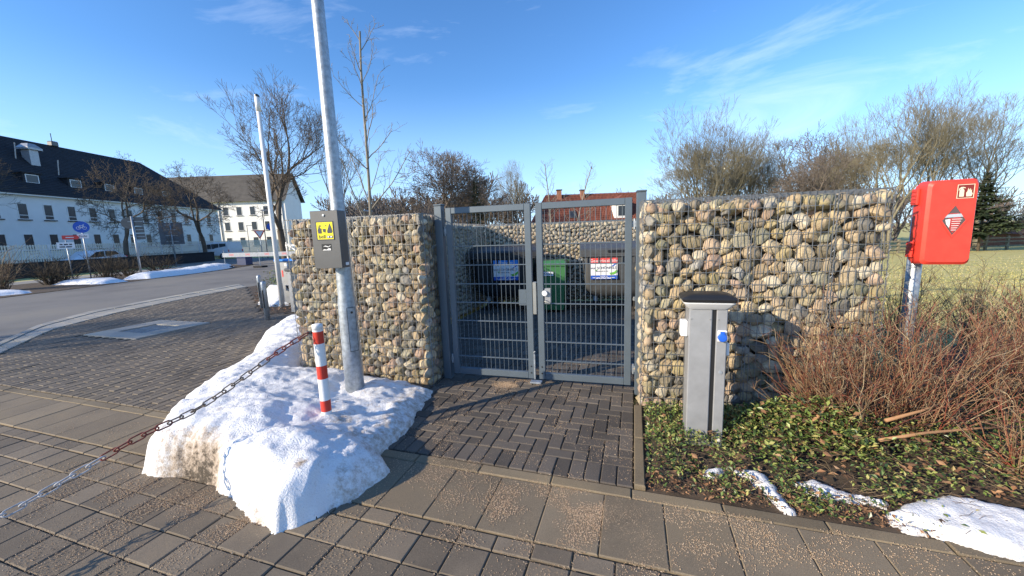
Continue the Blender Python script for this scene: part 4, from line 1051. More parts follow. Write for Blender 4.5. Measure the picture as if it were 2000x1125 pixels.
def ground_cover():
    r = random.Random(9); mb = MB(); n = 0
    while n < 21000:
        x, y = r.uniform(.78, 4.6), r.uniform(1.2, 3.6)
        s_, t_ = to_st(x, y)
        if s_ < .085 or t_ < -.015+.03*noise.noise(Vector((x*8, y*8, 1))): continue
        wf = RL+(RR-RL)*((x-RL.x)/(RR.x-RL.x))
        if x < 2.8 and y > wf.y-.02: continue
        if math.hypot(x-3.0, y-2.4) > 2.6: continue
        dens = 1.0
        dens *= 1-.93*math.exp(-((s_-.35)**2/.05+(t_-.08)**2/.012))       # bare soil by the corner
        dens *= (.55+.9*noise.noise(Vector((x*4, y*4, 7)))) if t_ < .5 else (.8+.6*noise.noise(Vector((x*3, y*3, 7))))
        if x > 2.6: dens *= .45
        if t_ < .5: dens *= .72
        if r.random() > dens: continue
        if any(inside(x, y, pl) for pl in snow_polys) and r.random() < .86: continue
        z = bed_h(x, y)*r.uniform(.25, 1.0)
        a = r.uniform(0, 6.28); el = r.gauss(.25, .45); d = Vector((cos(a)*cos(el), sin(a)*cos(el), sin(el)))
        up = Vector((r.gauss(0,.35), r.gauss(0,.35), 1)); ln = r.uniform(.013, .036)*(1.35 if 1.6 < x < 2.3 and y > 2.2 else 1)
        leaf(mb, Vector((x, y, z)), d, up, ln, ln*r.uniform(.42, .6), r.uniform(.05,.3)); n += 1
    tag(mb.build('ground_cover', M['leaf'], None, recalc=False), 'low green periwinkle covering the planting bed', 'ground cover', kind='stuff')
    mb = MB()
    for k in range(900):      # runners
        x, y = r.uniform(.9, 3.2), r.uniform(1.5, 2.9); s_, t_ = to_st(x, y)
        if s_ < .1 or t_ < .02: continue
        wf = RL+(RR-RL)*((x-RL.x)/(RR.x-RL.x))
        if y > wf.y-.05: continue
        a = r.uniform(0, 6.28); p = Vector((x, y, bed_h(x, y)*.6)); pts = [p]
        for q in range(3): a += r.gauss(0,.4); p = p+Vector((cos(a)*.035, sin(a)*.035, r.gauss(.002,.012))); p.z = max(p.z, .01); pts.append(p)
        mb.tube(pts, .0012, 3, False)
    tag(mb.build('runners', M['stem_d'], None, recalc=False), 'thin brown runners in the planting bed', 'ground cover', kind='stuff')
    mb = MB()
    for k in range(2000):
        x, y = r.uniform(.8, 3.6), r.uniform(1.4, 2.95); s_, t_ = to_st(x, y)
        if s_ < .09 or t_ < 0: continue
        wf = RL+(RR-RL)*((x-RL.x)/(RR.x-RL.x))
        if x < 2.8 and y > wf.y-.02: continue
        if any(inside(x, y, pl) for pl in snow_polys) and r.random() < .9: continue
        z = bed_h(x, y)*r.uniform(.3, 1.02) if r.random() < .8 else .015
        a = r.uniform(0, 6.28); ln = r.uniform(.02, .06); leaf(mb, Vector((x, y, z)), Vector((cos(a), sin(a), r.gauss(0,.3))), Vector((r.gauss(0,.4), r.gauss(0,.4), 1)), ln, ln*.62, r.uniform(-.2,.4))
    for k in range(6000):      # small brown litter, thickest along the kerb
        s_, t_ = r.uniform(.08, 3.2), -.03+abs(r.gauss(0,.16)); q = P(s_, t_)
        if any(inside(q.x, q.y, pl) for pl in snow_polys) and r.random() < .93: continue
        a = r.uniform(0, 6.28); ln = r.uniform(.006, .022); leaf(mb, Vector((q.x, q.y, .002+r.random()*.03)), Vector((cos(a), sin(a), r.gauss(0,.35))), Vector((r.gauss(0,.5), r.gauss(0,.5), 1)), ln, ln*r.uniform(.2,.6), r.uniform(-.2,.4))
    tag(mb.build('fallen_leaves', M['dead'], None, recalc=False), 'brown fallen leaves lying in the planting bed', 'leaves', kind='stuff')
ground_cover()
def stem_shrub(name, label, x, y, n, hgt, spread, seed, mat, lean=(0,0), group=None, side=3, r0=.0042, z0=0):
    r = random.Random(seed); root = thing(name, label, 'shrub', (x, y, z0), group=group); mb = MB(); tw = MB()
    for k in range(n):
        a = r.uniform(0, 6.28); rad = r.uniform(0, .10)
        p = Vector((cos(a)*rad, sin(a)*rad, 0)); tilt = abs(r.gauss(0, spread)); az = r.uniform(0, 6.28)
        d = Vector((cos(az)*sin(tilt)+lean[0], sin(az)*sin(tilt)+lean[1], cos(tilt))).normalized()
        ln = hgt*r.uniform(.55, 1.1); seg = 6; pts = [p]; rad_ = r0*r.uniform(.6, 1.25)
        for q in range(seg):
            d = (d+Vector((r.gauss(0,.11), r.gauss(0,.11), .05-.05*q/seg+r.gauss(0,.05)))).normalized(); p = p+d*ln/seg; pts.append(p)
        if pts[-1].z < .05: continue
        mb.tube(pts, [rad_*(1-.72*i/seg) for i in range(seg+1)], 4, False)
        for q in range(r.randint(side, side+4)):
            i = r.randint(2, seg); b0 = pts[i]; dd = (pts[i]-pts[i-1]).normalized(); dd = (dd+Vector((r.gauss(0,.55), r.gauss(0,.55), r.gauss(.1,.35)))).normalized(); l2 = ln*r.uniform(.08, .26)
            b1 = b0+dd*l2*.55; dd = (dd+Vector((r.gauss(0,.35), r.gauss(0,.35), r.gauss(-.05,.35)))).normalized(); b2 = b1+dd*l2*.45
            tw.tube([b0, b1, b2], [rad_*.5, rad_*.4, rad_*.22], 3, False)
            if r.random() < .6:
                dd = (dd+Vector((r.gauss(0,.7), r.gauss(0,.7), r.gauss(0,.5)))).normalized(); tw.tube([b1, b1+dd*l2*.4], [rad_*.35, rad_*.2], 3, False)
    tag(mb.build('stems', mat, root, True, recalc=False), kind='stuff'); tag(tw.build('twigs', mat, root, True, recalc=False), kind='stuff')
    return root
g = 'red-stemmed shrubs in the bed'
stem_shrub('dogwood_shrub', 'red-stemmed shrub fanning left over the pedestal shadow on the wall', 2.42, 2.52, 95, .95, .50, 1, M['stem'], (-.38,-.05), g)
stem_shrub('dogwood_shrub', 'red-stemmed shrub in front of the right end of the gabion wall', 2.82, 2.50, 95, .88, .42, 2, M['stem'], (-.05,-.05), g)
stem_shrub('dogwood_shrub', 'red-stemmed shrub around the foot of the extinguisher post', 3.25, 2.78, 85, .84, .42, 3, M['stem'], (.02,-.05), g)
stem_shrub('dogwood_shrub', 'tan-tipped shrub just right of the extinguisher post', 3.75, 2.85, 90, .92, .42, 4, M['stem'], (.1,0), g)
stem_shrub('dogwood_shrub', 'dark red shrub at the right picture edge', 3.75, 2.35, 110, 1.0, .45, 5, M['stem'], (.05,-.05), g)
stem_shrub('dogwood_shrub', 'low sprawling shrub hanging over the largest snow patch', 3.05, 2.12, 70, .62, .9, 6, M['stem'], (.1,-.1), g)
stem_shrub('dogwood_shrub', 'pale-stemmed shrub behind the others, farthest to the right', 4.35, 3.0, 100, 1.1, .45, 7, M['stem'], (.1,0), g)
stem_shrub('dogwood_shrub', 'red-stemmed shrub hugging the foot of the wall behind the fanning one', 2.30, 2.70, 80, .80, .45, 21, M['stem'], (-.15,-.05), g)
stem_shrub('dogwood_shrub', 'tangled shrub against the lower right corner of the wall', 2.72, 2.64, 90, .95, .5, 22, M['stem'], (-.12,-.02), g)
g = 'dark brushy shrubs at the edge of the lawn'
stem_shrub('bramble_shrub', 'dark brushy shrub between the right wall end and the extinguisher post', 3.55, 4.35, 120, 1.15, .6, 8, M['stem_d'], (0,0), g)
stem_shrub('bramble_shrub', 'dark brushy shrub below the extinguisher box against the lawn', 4.7, 4.5, 120, 1.05, .65, 9, M['stem_d'], (0,0), g)
stem_shrub('bramble_shrub', 'dark brushy shrub against the lawn at the right edge', 5.7, 4.55, 120, .95, .65, 10, M['stem_d'], (0,0), g)
stem_shrub('bramble_shrub', 'bronze brushy shrub on the lawn edge behind the pale-stemmed shrub', 5.2, 3.75, 110, .85, .6, 14, M['stem'], (0,0), g)
# cut branches lying in the bed
def branch(label, pts, r0):
    mb = MB().tube(pts, [r0*(1-.5*i/(len(pts)-1)) for i in range(len(pts))], 7); o = mb.build('fallen_branch', plain('tan_bark', (.36,.20,.10), .8), None, True); tag(o, label, 'branch', 'cut branches in the bed')
branch('thick tan branch leaning up from the ivy into the red shrubs', [(2.02,2.42,.23),(2.25,2.55,.33),(2.5,2.66,.44),(2.75,2.8,.55)], .012)
branch('tan branch lying flat across the ivy above the snow', [(2.28,2.22,.20),(2.6,2.25,.22),(2.95,2.28,.22),(3.3,2.3,.21)], .011)
branch('short tan branch with a cut end just above the flat one', [(2.42,2.33,.27),(2.7,2.38,.30),(2.95,2.42,.36)], .012)

# ---------------------------------------------------------------- bare trees
def grow(mb, p, d, ln, r, lvl, cfg, rg, tmin):
    seg = cfg['seg'][lvl]; pts = [p]; rad = [r]; dirs = [d]; wig = cfg['wig'][lvl]; trop = cfg['trop'][lvl]; last = lvl == cfg['max']
    end = r*(cfg.get('tip', .45) if not last else .5)
    for i in range(seg):
        d = (d+Vector((rg.gauss(0,wig), rg.gauss(0,wig), rg.gauss(0,wig)+trop))).normalized(); p = p+d*ln/seg; pts.append(p); dirs.append(d); rad.append(max(tmin, r+(end-r)*(i+1)/seg))
    mb[0 if lvl <= cfg.get('trunk_lvl', 1) else 1].tube(pts, rad, cfg['sides'][lvl], False)
    if last: return
    n = cfg['n'][lvl]; st = cfg['start'][lvl]
    for k in range(n):
        t = st+(1-st)*(k+rg.random())/n; f = t*seg; i = min(int(f), seg-1); q = pts[i].lerp(pts[i+1], f-i); dd = dirs[i+1]
        az = rg.uniform(0, 6.283) if lvl else (k*2.4+rg.uniform(-.5,.5)); ang = cfg['ang'][lvl]*rg.uniform(.65, 1.3)
        o = dd.orthogonal().normalized(); o.rotate(Quaternion(dd, az)); nd_ = (dd*cos(ang)+o*sin(ang)).normalized()
        cl = ln*cfg['len'][lvl]*rg.uniform(.7, 1.15)*(1-cfg['taper'][lvl]*t)
        grow(mb, q, nd_, cl, max(tmin, rad[i]*cfg['rr'][lvl]*rg.uniform(.7,1)), lvl+1, cfg, rg, tmin)
BASE = dict(seg=[9,6,5,3,2], wig=[.04,.10,.13,.18,.2], trop=[.02,.06,.05,.04,.03], n=[13,8,7,6,0], start=[.28,.2,.15,.1,0], ang=[.85,.75,.7,.7,0], len=[.55,.52,.5,.5,0], taper=[.45,.35,.3,.2,0], rr=[.5,.55,.55,.6,0], sides=[8,5,4,3,3], max=4)
def cfg(**k): c = dict(BASE); c.update(k); return c
def make_tree(seed, h, r0, c, tmin=.006):
    mb = (MB(), MB()); rg = random.Random(seed); grow(mb, Vector((0,0,-.2)), Vector((0,0,1)), h, r0, 0, c, rg, tmin); return mb
TREES = {}
def tree_meshes(key, seed, h, r0, c, mat, tmin=.006):
    a, b_ = make_tree(seed, h, r0, c, tmin); h = max(v[2] for v in b_.v); TREES[key] = (a.mesh('trunk', mat, True), b_.mesh('crown', mat, True), h)
def tree(key, label, x, y, hgt, rz=0, name='bare_tree', group=None, wide=1.0, z=None, tilt=(0,0)):
    tm, cm, h = TREES[key]; z = gz(x, y) if z is None else z
    root = thing(name, label, 'tree', (x, y, z), group=group); s_ = hgt/h; root.scale = (s_*wide, s_*wide, s_); root.rotation_euler = (tilt[0], tilt[1], rz)
    put('trunk', tm, root); put('crown', cm, root); return root
def fork_tree(seed, h, trunk, r0, gens, spread=.5, up=.10, ratio=.84, lean=0, tmin=.014, stems=1, wig=.10, first=None):
    """deciduous crown by repeated forking: trunk, then limbs that split again and again down to fine twigs"""
    rg = random.Random(seed); mb = (MB(), MB())
    def go(p, d, ln, r, g):
        seg = 3 if g > 3 else (2 if g > 0 else 2); pts = [p]; rad = [r]; r1 = max(tmin, r*(.86 if g else .5))
        for i in range(seg):
            d = (d+Vector((rg.gauss(0,wig), rg.gauss(0,wig), rg.gauss(0,wig*.6)+up*.35))).normalized(); p = p+d*ln/seg; pts.append(p); rad.append(max(tmin, r+(r1-r)*(i+1)/seg))
        mb[0 if g >= gens-2 else 1].tube(pts, rad, 7 if r > .12 else (5 if r > .05 else 3), False)
        if g == 0: return
        k = 3 if (rg.random() < .28 and g > 1) else 2
        az = rg.uniform(0, 6.283); o = d.orthogonal().normalized()
        for c in range(k):
            ang = (spread*rg.uniform(.25,.6) if c == 0 else spread*rg.uniform(.8,1.35)); q = o.copy(); q.rotate(Quaternion(d, az+c*(2*pi/k)+rg.uniform(-.5,.5)))
            nd_ = (d*cos(ang)+q*sin(ang)); nd_.z += up*.5; nd_.normalize()
            go(p, nd_, ln*ratio*rg.uniform(.78,1.12)*(1 if c == 0 else .92), max(tmin, r1*(.80 if c == 0 else .66)), g-1)
        if g >= 2 and g <= gens-2 and rg.random() < .8:      # a side shoot from the middle of the limb
            m = pts[len(pts)//2]; q = d.orthogonal().normalized(); q.rotate(Quaternion(d, rg.uniform(0,6.28))); nd_ = (d*.55+q*.8).normalized()
            go(m, nd_, ln*ratio*.75, max(tmin, r1*.45), max(0, g-3))
    for s_ in range(stems):
        a = 2*pi*s_/stems+rg.uniform(-.4,.4); d = Vector((cos(a)*lean, sin(a)*lean, 1)).normalized() if stems > 1 else Vector((0,0,1))
        go(Vector((cos(a)*.15, sin(a)*.15, -.2)) if stems > 1 else Vector((0,0,-.2)), d, trunk, r0, gens)
    zm = max(v[2] for v in mb[1].v)
    return mb[0], mb[1], zm
def fork_meshes(key, mat, **k):
    a, b_, zm = fork_tree(**k); TREES[key] = (a.mesh('trunk', mat, True), b_.mesh('crown', mat, True), zm)
young_c = cfg(n=[17,5,3,0,0], max=3, ang=[.75,.6,.6,0,0], len=[.36,.45,.5,0,0], taper=[.72,.3,.2,0,0], start=[.25,.2,.2,0,0], wig=[.03,.09,.14,.2,.2], trop=[.01,.07,.05,.02,0])
tree_meshes('young', 33, 7.2, .052, young_c, M['bark_y'], .004)
fork_meshes('multi', M['bark_l'], seed=3, h=15, trunk=4.4, r0=.20, gens=9, spread=.42, up=.16, ratio=.83, lean=.15, stems=3, tmin=.012, wig=.06)
fork_meshes('multi2', M['bark_l'], seed=9, h=15, trunk=4.8, r0=.26, gens=9, spread=.46, up=.14, ratio=.83, lean=.12, stems=2, tmin=.012, wig=.06)
fork_meshes('big', M['bark'], seed=12, h=15, trunk=3.6, r0=.40, gens=10, spread=.52, up=.11, ratio=.85, tmin=.012, wig=.08)
fork_meshes('tall', M['bark'], seed=15, h=15, trunk=4.2, r0=.28, gens=9, spread=.42, up=.15, ratio=.85, tmin=.013, wig=.07)
fork_meshes('round', M['bark_m'], seed=4, h=13, trunk=2.2, r0=.32, gens=10, spread=.62, up=.05, ratio=.86, tmin=.016, wig=.08)
fork_meshes('poll', M['bark'], seed=8, h=10, trunk=3.0, r0=.24, gens=10, spread=.70, up=.02, ratio=.82, tmin=.011, wig=.11)
fork_meshes('thin', M['bark_m'], seed=19, h=12, trunk=2.6, r0=.17, gens=9, spread=.44, up=.14, ratio=.85, tmin=.015, wig=.07)
tree('big', 'tall spreading bare tree behind the flagpole', -18.9, 32, 15.4, .4, wide=.92)
tree('tall', 'upright bare tree just behind the lamp post', -16.0, 36, 14.4, 1.1, wide=.8)
tree('young', 'slim young tree with pale bark rising behind the left wall', -3.95, 11.0, 7.1, 1.1, z=0)
tree('round', 'dense round-crowned bare tree left of the gate', -8.6, 46, 12.6, 0)
tree('thin', 'ivy-grown bare tree right of the round-crowned one', -5.4, 47, 8.6, 2)
tree('multi2', 'thin olive bare tree left of the red roof', 1.1, 60, 13.0, 1.4, wide=.7)
tree('thin', 'small bare tree between the spruce and the red roof', -1.4, 56, 9.5, .2, wide=.9)
tree('young', 'pale sapling in front of the left part of the red roof', 4.2, 38, 8.6, .2, wide=1.3)
tree('young', 'pale sapling in front of the chimneys', 6.4, 38, 8.8, 1.9, wide=1.3)
g = 'bare trees beyond the lawn'
tree('multi', 'bare tree with several stems rising behind the right wall centre', 21.8, 42, 17.0, .6, group=g, wide=1.2)
tree('multi2', 'darker bare tree leaning right over the right wall', 25.5, 46, 14.6, 2.0, group=g, wide=1.0)
tree('thin', 'low bare tree at the left end of the right wall', 18.0, 50, 9.4, 2.6, group=g, wide=1.2)
tree('round', 'reddish birch-like tree above the right half of the right wall', 40, 54, 17.4, .8, group=g, wide=.85)
tree('thin', 'thin reddish tree above the middle of the right wall', 33.5, 56, 16.4, .3, group=g, wide=1.0)
tree('round', 'low tangled tree just above the right end of the right wall', 32, 38, 10.6, 2.8, group=g, wide=1.0)
tree('multi2', 'tall olive bare tree directly left of the extinguisher box', 36.5, 37, 15.4, 3.3, group=g, wide=1.0)
tree('multi', 'tallest olive bare tree behind the extinguisher box', 40.5, 37.5, 16.4, 4.4, group=g, wide=.95)
tree('multi2', 'pale bare tree at the right picture edge', 49.0, 40, 15.6, .9, group=g, wide=1.0)
tree('multi', 'fan-shaped bare tree above the middle seam of the right wall', 29.5, 47, 15.6, 2.4, group=g, wide=1.1)
tree('multi', 'slender olive tree between the birch-like tree and the extinguisher box', 41.5, 47, 17.0, 5.4, group=g, wide=1.0)
tree('poll', 'low-branched bare tree before the white building, left of the sign post', -32.2, 32.0, 9.4, .5)
tree('poll', 'dark bare tree at the right end of the white building', -31.6, 39.6, 10.4, 3.6)
tree('big', 'bare tree reaching in at the left picture edge', -41.5, 27.5, 11.5, 1.0)
tree('tall', 'bare tree by the road left of the picture', -25.5, -3.2, 13, 1.6)
tree('thin', 'bare street tree behind the camera to the left', -20.5, -8.9, 9.4, .2)

def conifer(name, label, x, y, h, rad, seed, mat, droop=-.25, z=None, bare=.08, group=None, dens=1.0):
    r = random.Random(seed); z = gz(x, y) if z is None else z; root = thing(name, label, 'tree', (x, y, z), group=group)
    MB().tube([(0,0,-.2), (0,0,h*.5), (0,0,h)], [h*.016, h*.010, .02], 7).build('trunk', M['bark'], root, True); mb = MB(); k = 0; zz = h*bare
    while zz < h*.985:
        f = (zz-h*bare)/(h*(1-bare)); rr_ = rad*(1-f)**.85*r.uniform(.8, 1.1)+.05
        for q in range(int(7*dens)):
            a = r.uniform(0, 6.28); d = Vector((cos(a), sin(a), droop+r.gauss(0,.12))); p0 = Vector((0, 0, zz+r.uniform(-.1,.1)))
            L_ = rr_*r.uniform(.7, 1.1); m = max(5, int(L_*9))
            for i in range(m):
                t = (i+.4)/m; p = p0+d*L_*t; p.z += .12*L_*t*t
                for sgn in (-1, 1):
                    dd = Vector((cos(a+sgn*r.uniform(.5,1.1)), sin(a+sgn*r.uniform(.5,1.1)), r.gauss(-.2,.2))); ln = L_*.30*(1.1-t)+.10
                    leaf(mb, p, dd, Vector((0,0,1)), ln, ln*.32, .12)
        zz += max(.14, rr_*.20)
    tag(mb.build('crown', mat, root, recalc=False), kind='stuff'); return root
conifer('spruce_tree', 'dark spruce seen above the left gate leaf', -3.2, 38, 7.4, 2.1, 1, M['needle'])
conifer('spruce_tree', 'small dark spruce tip behind the red roof', 15.2, 62, 9.6, 2.0, 2, M['needle'])
conifer('spruce_tree', 'small dark spruce beside the round-crowned tree', -12.3, 44, 5.0, 1.4, 3, M['needle'])
conifer('spruce_tree', 'dark conifer top among the birches above the right wall', 47, 58, 15.8, 2.6, 4, M['needle'])
conifer('pine_tree', 'broad green pine with a pale trunk at the right edge behind the fence', 43.2, 35, 7.3, 3.7, 5, M['needle2'], -.05, bare=.24, dens=2.0)
conifer('spruce_tree', 'small conifer beside the right gate post', 16.0, 46, 6.2, 1.3, 6, M['needle2'])

# ---------------------------------------------------------------- white building on the left
def window(mb_parent, origin, ux, w, h, name='window', transom=.62, sill=True, nrm=None):
    """window set in a wall: origin = lower left corner, ux = unit vector along the wall, nrm = outward normal"""
    z = Vector((0,0,1)); o = Vector(origin); fr = MB(); d = nrm
    def bar(a0, a1, z0, z1, dep=.05, out=.03):
        p = []
        for dd in (-dep, out):
            for a, c in ((a0,z0),(a1,z0),(a1,z1),(a0,z1)): p.append(o+ux*a+z*c+d*dd)
        n = len(fr.v); fr.v += [tuple(q) for q in p]
        for q in ((0,1,2,3),(7,6,5,4),(0,4,5,1),(1,5,6,2),(2,6,7,3),(3,7,4,0)): fr.f.append(tuple(n+i for i in q))
    t = .07
    bar(0, w, 0, t); bar(0, w, h-t, h); bar(0, t, t, h-t); bar(w-t, w, t, h-t)
    if transom: bar(t, w-t, h*(1-transom)-.03, h*(1-transom)+.03)
    f = fr.build(name, M['white'], mb_parent)
    pn = MB(); pn.quad(*[o+ux*a+z*c+d*.005 for a, c in ((t,t),(w-t,t),(w-t,h-t),(t,h-t))]); pn.build('pane', M['pane'], f, recalc=False)
    if sill:
        s_ = MB(); p = []
        for dd in (.0, .16):
            for a, c in ((-.12,-.10),(w+.12,-.10),(w+.12,-.02),(-.12,-.02)): p.append(o+ux*a+z*c+d*dd)
        s_.v = [tuple(q) for q in p]
        for q in ((0,1,2,3),(7,6,5,4),(0,4,5,1),(1,5,6,2),(2,6,7,3),(3,7,4,0)): s_.f.append(q)
        s_.build('sill', M['slate'], f)
    return f
def roof_rows(A0, A1, B0, B1, n, mat, name, root, thick=.04):
    # a roof plane laid as overlapping courses of tiles from eave (A) to ridge (B)
    A0, A1, B0, B1 = map(Vector, (A0, A1, B0, B1)); nn = (A1-A0).cross(B0-A0).normalized()
    if nn.z < 0: nn = -nn
    mb = MB()
    for k in range(n):
        t0, t1 = k/n, (k+1.1)/n; t1 = min(t1, 1)
        a, b_, c, d = A0.lerp(B0, t0), A1.lerp(B1, t0), A1.lerp(B1, t1), A0.lerp(B0, t1)
        mb.quad(a+nn*thick, b_+nn*thick, c+nn*.005, d+nn*.005); mb.quad(a-nn*.005, b_-nn*.005, b_+nn*thick, a+nn*thick)
    return mb.build(name, mat, root, recalc=False)
FX, Y0, Y1, EZ, RX, RZ = -47.6, 14.0, 63.3, 7.0, -53.2, 13.7
wb = thing('white_building', 'long white building with a dark hipped roof on the left', 'building', (FX, 40, 0))
def W(mb, name, mat, root=wb): return world_part(mb, name, mat, root)
W(MB().box(FX-11.2, FX, Y0, Y1, .75, EZ), 'wall', M['render'])
W(MB().box(FX-11.25, FX+.03, Y0-.03, Y1+.03, -.3, .748), 'plinth', M['plinth'])
W(MB().box(FX-.2, FX+.50, Y0-.4, Y1+.5, EZ+.002, EZ+.16), 'eave', M['white'])
l0 = Vector(wb.location)
def rl(p): return Vector(p)-l0
e = .55
c_se, c_ne, c_nw, c_sw = (FX+e, Y1+e, EZ+.12), (FX+e, Y0, EZ+.12), (FX-11.2-e, Y0, EZ+.12), (FX-11.2-e, Y1+e, EZ+.12)
rA, rB = (RX, Y0, RZ), (RX, 57.0, RZ)
rf = roof_rows(rl(c_ne), rl(c_se), rl(rA), rl(rB), 34, M['slate'], 'roof', wb)
roof_rows(rl(c_sw), rl(c_nw), rl(rB), rl(rA), 12, M['slate'], 'roof', wb)
roof_rows(rl(c_se), rl(c_sw), rl(rB), rl(rB), 30, M['slate'], 'roof', wb)
for k in range(14):
    y = 33.43+2.1*k
    for z0, hgt in ((1.65, 1.62), (4.68, 1.58)):
        window(wb, rl((FX+.002, y, z0)), Vector((0,1,0)), .84, hgt, nrm=Vector((1,0,0)), transom=.74)
for k in range(13):
    y = 30.9+2.62*k
    if k % 2 == 0: window(wb, rl((FX+.032, y, .12)), Vector((0,1,0)), .8, .42, 'cellar_window', 0, False, Vector((1,0,0)))
def slope_pt(y, t): return Vector((FX+e+(RX-FX-e)*t, y, EZ+.12+(RZ-EZ-.12)*t))
for k, y in enumerate((36.2, 39.9, 43.8, 47.4, 51.0, 55.0)):
    # dormers: small boxes let into the roof slope
    p = slope_pt(y, .16); mb = MB().box(p.x-2.3, p.x-.25, y-.75, y+.75, p.z+.05, p.z+1.15); d_ = W(mb, 'dormer', M['slate'])
    mb = MB().box(p.x-2.2, p.x-.1, y-.9, y+.9, p.z+1.152, p.z+1.25); mb.v = [(a-l0.x, b_-l0.y, c-l0.z) for a, b_, c in mb.v]; mb.build('dormer_roof', M['slate'], d_)
    f = window(d_, rl((p.x-.248, y-.55, p.z+.22)), Vector((0,1,0)), 1.1, .85, 'dormer_window', 0, False, Vector((1,0,0)))
p = slope_pt(42.1, .57); mb = MB().box(p.x-.5, p.x+.35, 41.7, 42.5, p.z-.3, p.z+1.3); vt = W(mb, 'vent_stack', M['alu'])
mb = MB().loft([[(p.x-.75,41.45,p.z+1.3),(p.x+.6,41.45,p.z+1.3),(p.x+.6,42.75,p.z+1.3),(p.x-.75,42.75,p.z+1.3)],[(p.x-.75,41.45,p.z+1.5),(p.x+.6,41.45,p.z+1.5),(p.x+.6,42.75,p.z+1.5),(p.x-.75,42.75,p.z+1.5)],[(p.x-.4,41.8,p.z+1.95),(p.x+.25,41.8,p.z+1.95),(p.x+.25,42.4,p.z+1.95),(p.x-.4,42.4,p.z+1.95)]])
mb.v = [(a-l0.x, b_-l0.y, c-l0.z) for a, b_, c in mb.v]; mb.build('vent_hood', M['alu'], vt)
mb = MB().tube([(RX,46.6,RZ), (RX,46.6,RZ+1.4)], .04, 6); mb.bbox(RX-.35,RX+.35,46.3,47.0,RZ-.1,RZ+.5,.1); W(mb, 'antenna', M['dgrey'])
for y, t in ((40.9,.60),(43.4,.40)): q = slope_pt(y, t); W(MB().tube([q, q+Vector((.2,0,1.6))], .05, 6), 'flue_pipe', M['alu'])
W(MB().box(FX+.002, FX+.03, 30.2, 31.0, 6.15, 6.6), 'air_grille', M['galv'])
# second building
wb2 = thing('white_building', 'sunlit white three-storey building with a grey roof behind the flagpole', 'building', (-52, 79, 0))
W(MB().box(-84, -45.0, 78, 84, -.3, 10), 'wall', M['render'], wb2); l0 = Vector(wb2.location)
rf2 = roof_rows(rl((-85,77.3,9.9)), rl((-44.4,77.3,9.9)), rl((-85,81,15.6)), rl((-44.4,81,15.6)), 20, M['slate2'], 'roof', wb2)
roof_rows(rl((-44.4,84.7,9.9)), rl((-85,84.7,9.9)), rl((-44.4,81,15.6)), rl((-85,81,15.6)), 10, M['slate2'], 'roof', wb2)
mb = MB(); mb.poly([(-45.02,78,10.002),(-45.02,84,10.002),(-45.02,81,15.4)]); W(mb, 'gable', M['render'], wb2)
for x in (-57.6, -54.9, -52.2, -49.5, -47.1):
    for z0 in (1.1, 4.2, 7.2): window(wb2, rl((x, 77.998, z0)), Vector((1,0,0)), 1.15, 1.75, nrm=Vector((0,-1,0)), transom=0)
W(MB().tube([(-58.3,77.9,0), (-58.3,77.9,9.9)], .09, 6), 'downpipe', M['alu'], wb2); W(MB().tube([(-45.6,77.9,0), (-45.6,77.9,9.9)], .09, 6), 'downpipe', M['alu'], wb2)

# pale fence
pf = thing('picket_fence', 'white metal picket fence in front of the long white building', 'fence', (-34,35,0))
pk = MB(); pk.bbox(-.02,.02,-.042,.042,.05,2.0,.008); pme = pk.mesh('pale', plain('fence_white_sun_tone', (.80,.75,.62), .6))  # white pales, warm sunlight painted into their colour
n = 0; y = 21.5
while y < 57 and n < 300: o = put('pale', pme, pf); o.location = (0, y-35, 0); y += .1535; n += 1
for z in (.45, 1.6): MB().box(.03,.07,-13.6,11.2,z,z+.05).build('rail', M['white'], pf)
for k in range(12): MB().box(.071,.13,-13.6+2.25*k,-13.54+2.25*k,0,2.0).build('fence_post', M['white'], pf)
# low dark wall and hedge strips
lw = thing('low_wall', 'low dark wall in front of the picket fence', 'wall', (-30,28,0))
MB().bbox(-.2,.2,-14,10.4,-.1,.80,.02).build('wall', M['hedge'] if False else M['slate'], lw); MB().bbox(-.24,.24,-14.05,10.45,.801,.87,.02).build('coping', M['slate'], lw)
def bush(label, x, y, w, h, n, seed, mat, group=None, name='bare_bush', z=0):
    r = random.Random(seed); root = thing(name, label, 'bush', (x, y, z), group=group); mb = MB()
    for k in range(n):
        a = r.uniform(0, 6.28); rad = r.uniform(0,.35)*w*.5; p = Vector((cos(a)*rad, sin(a)*rad, 0)); d = Vector((cos(a)*r.uniform(.1,.9)*w/h, sin(a)*r.uniform(.1,.9)*w/h, 1.4)).normalized(); ln = h*r.uniform(.55,1.1); pts = [p]
        for q in range(4): d = (d+Vector((r.gauss(0,.18), r.gauss(0,.18), r.gauss(0,.1)))).normalized(); p = p+d*ln/4; pts.append(p)
        mb.tube(pts, [.012,.010,.008,.006,.004], 3, False)
        for q in range(7):
            b0 = pts[r.randint(1,4)]; dd = (d+Vector((r.gauss(0,.7), r.gauss(0,.7), r.gauss(0,.5)))).normalized(); mb.tube([b0, b0+dd*ln*r.uniform(.12,.35)], [.006,.003], 3, False)
    tag(mb.build('twigs', mat, root, recalc=False), kind='stuff'); return root
g = 'bare bushes on the far verge'
for k, (x, y, w, h, lb) in enumerate([(-21.2,15.6,1.6,1.7,'olive bare bush on the far verge at the left edge'),(-21.5,17.6,1.2,1.2,'small bare bush second from the left on the far verge'),(-20.6,19.3,1.9,1.45,'dense dark bush on the verge left of the sign post'),(-21.6,21.4,2.4,1.3,'dark bush directly behind the sign post'),(-22.2,24.0,2.8,1.2,'dark low bush right of the sign post behind the snow bank'),(-23,19.5,2,1.1,'dark low bush behind the second bare bush on the far verge')]):
    bush(lb, x, y, w, h, 70, 60+k, M['stem_d'] if k in (0,) else M['hedge'], g)

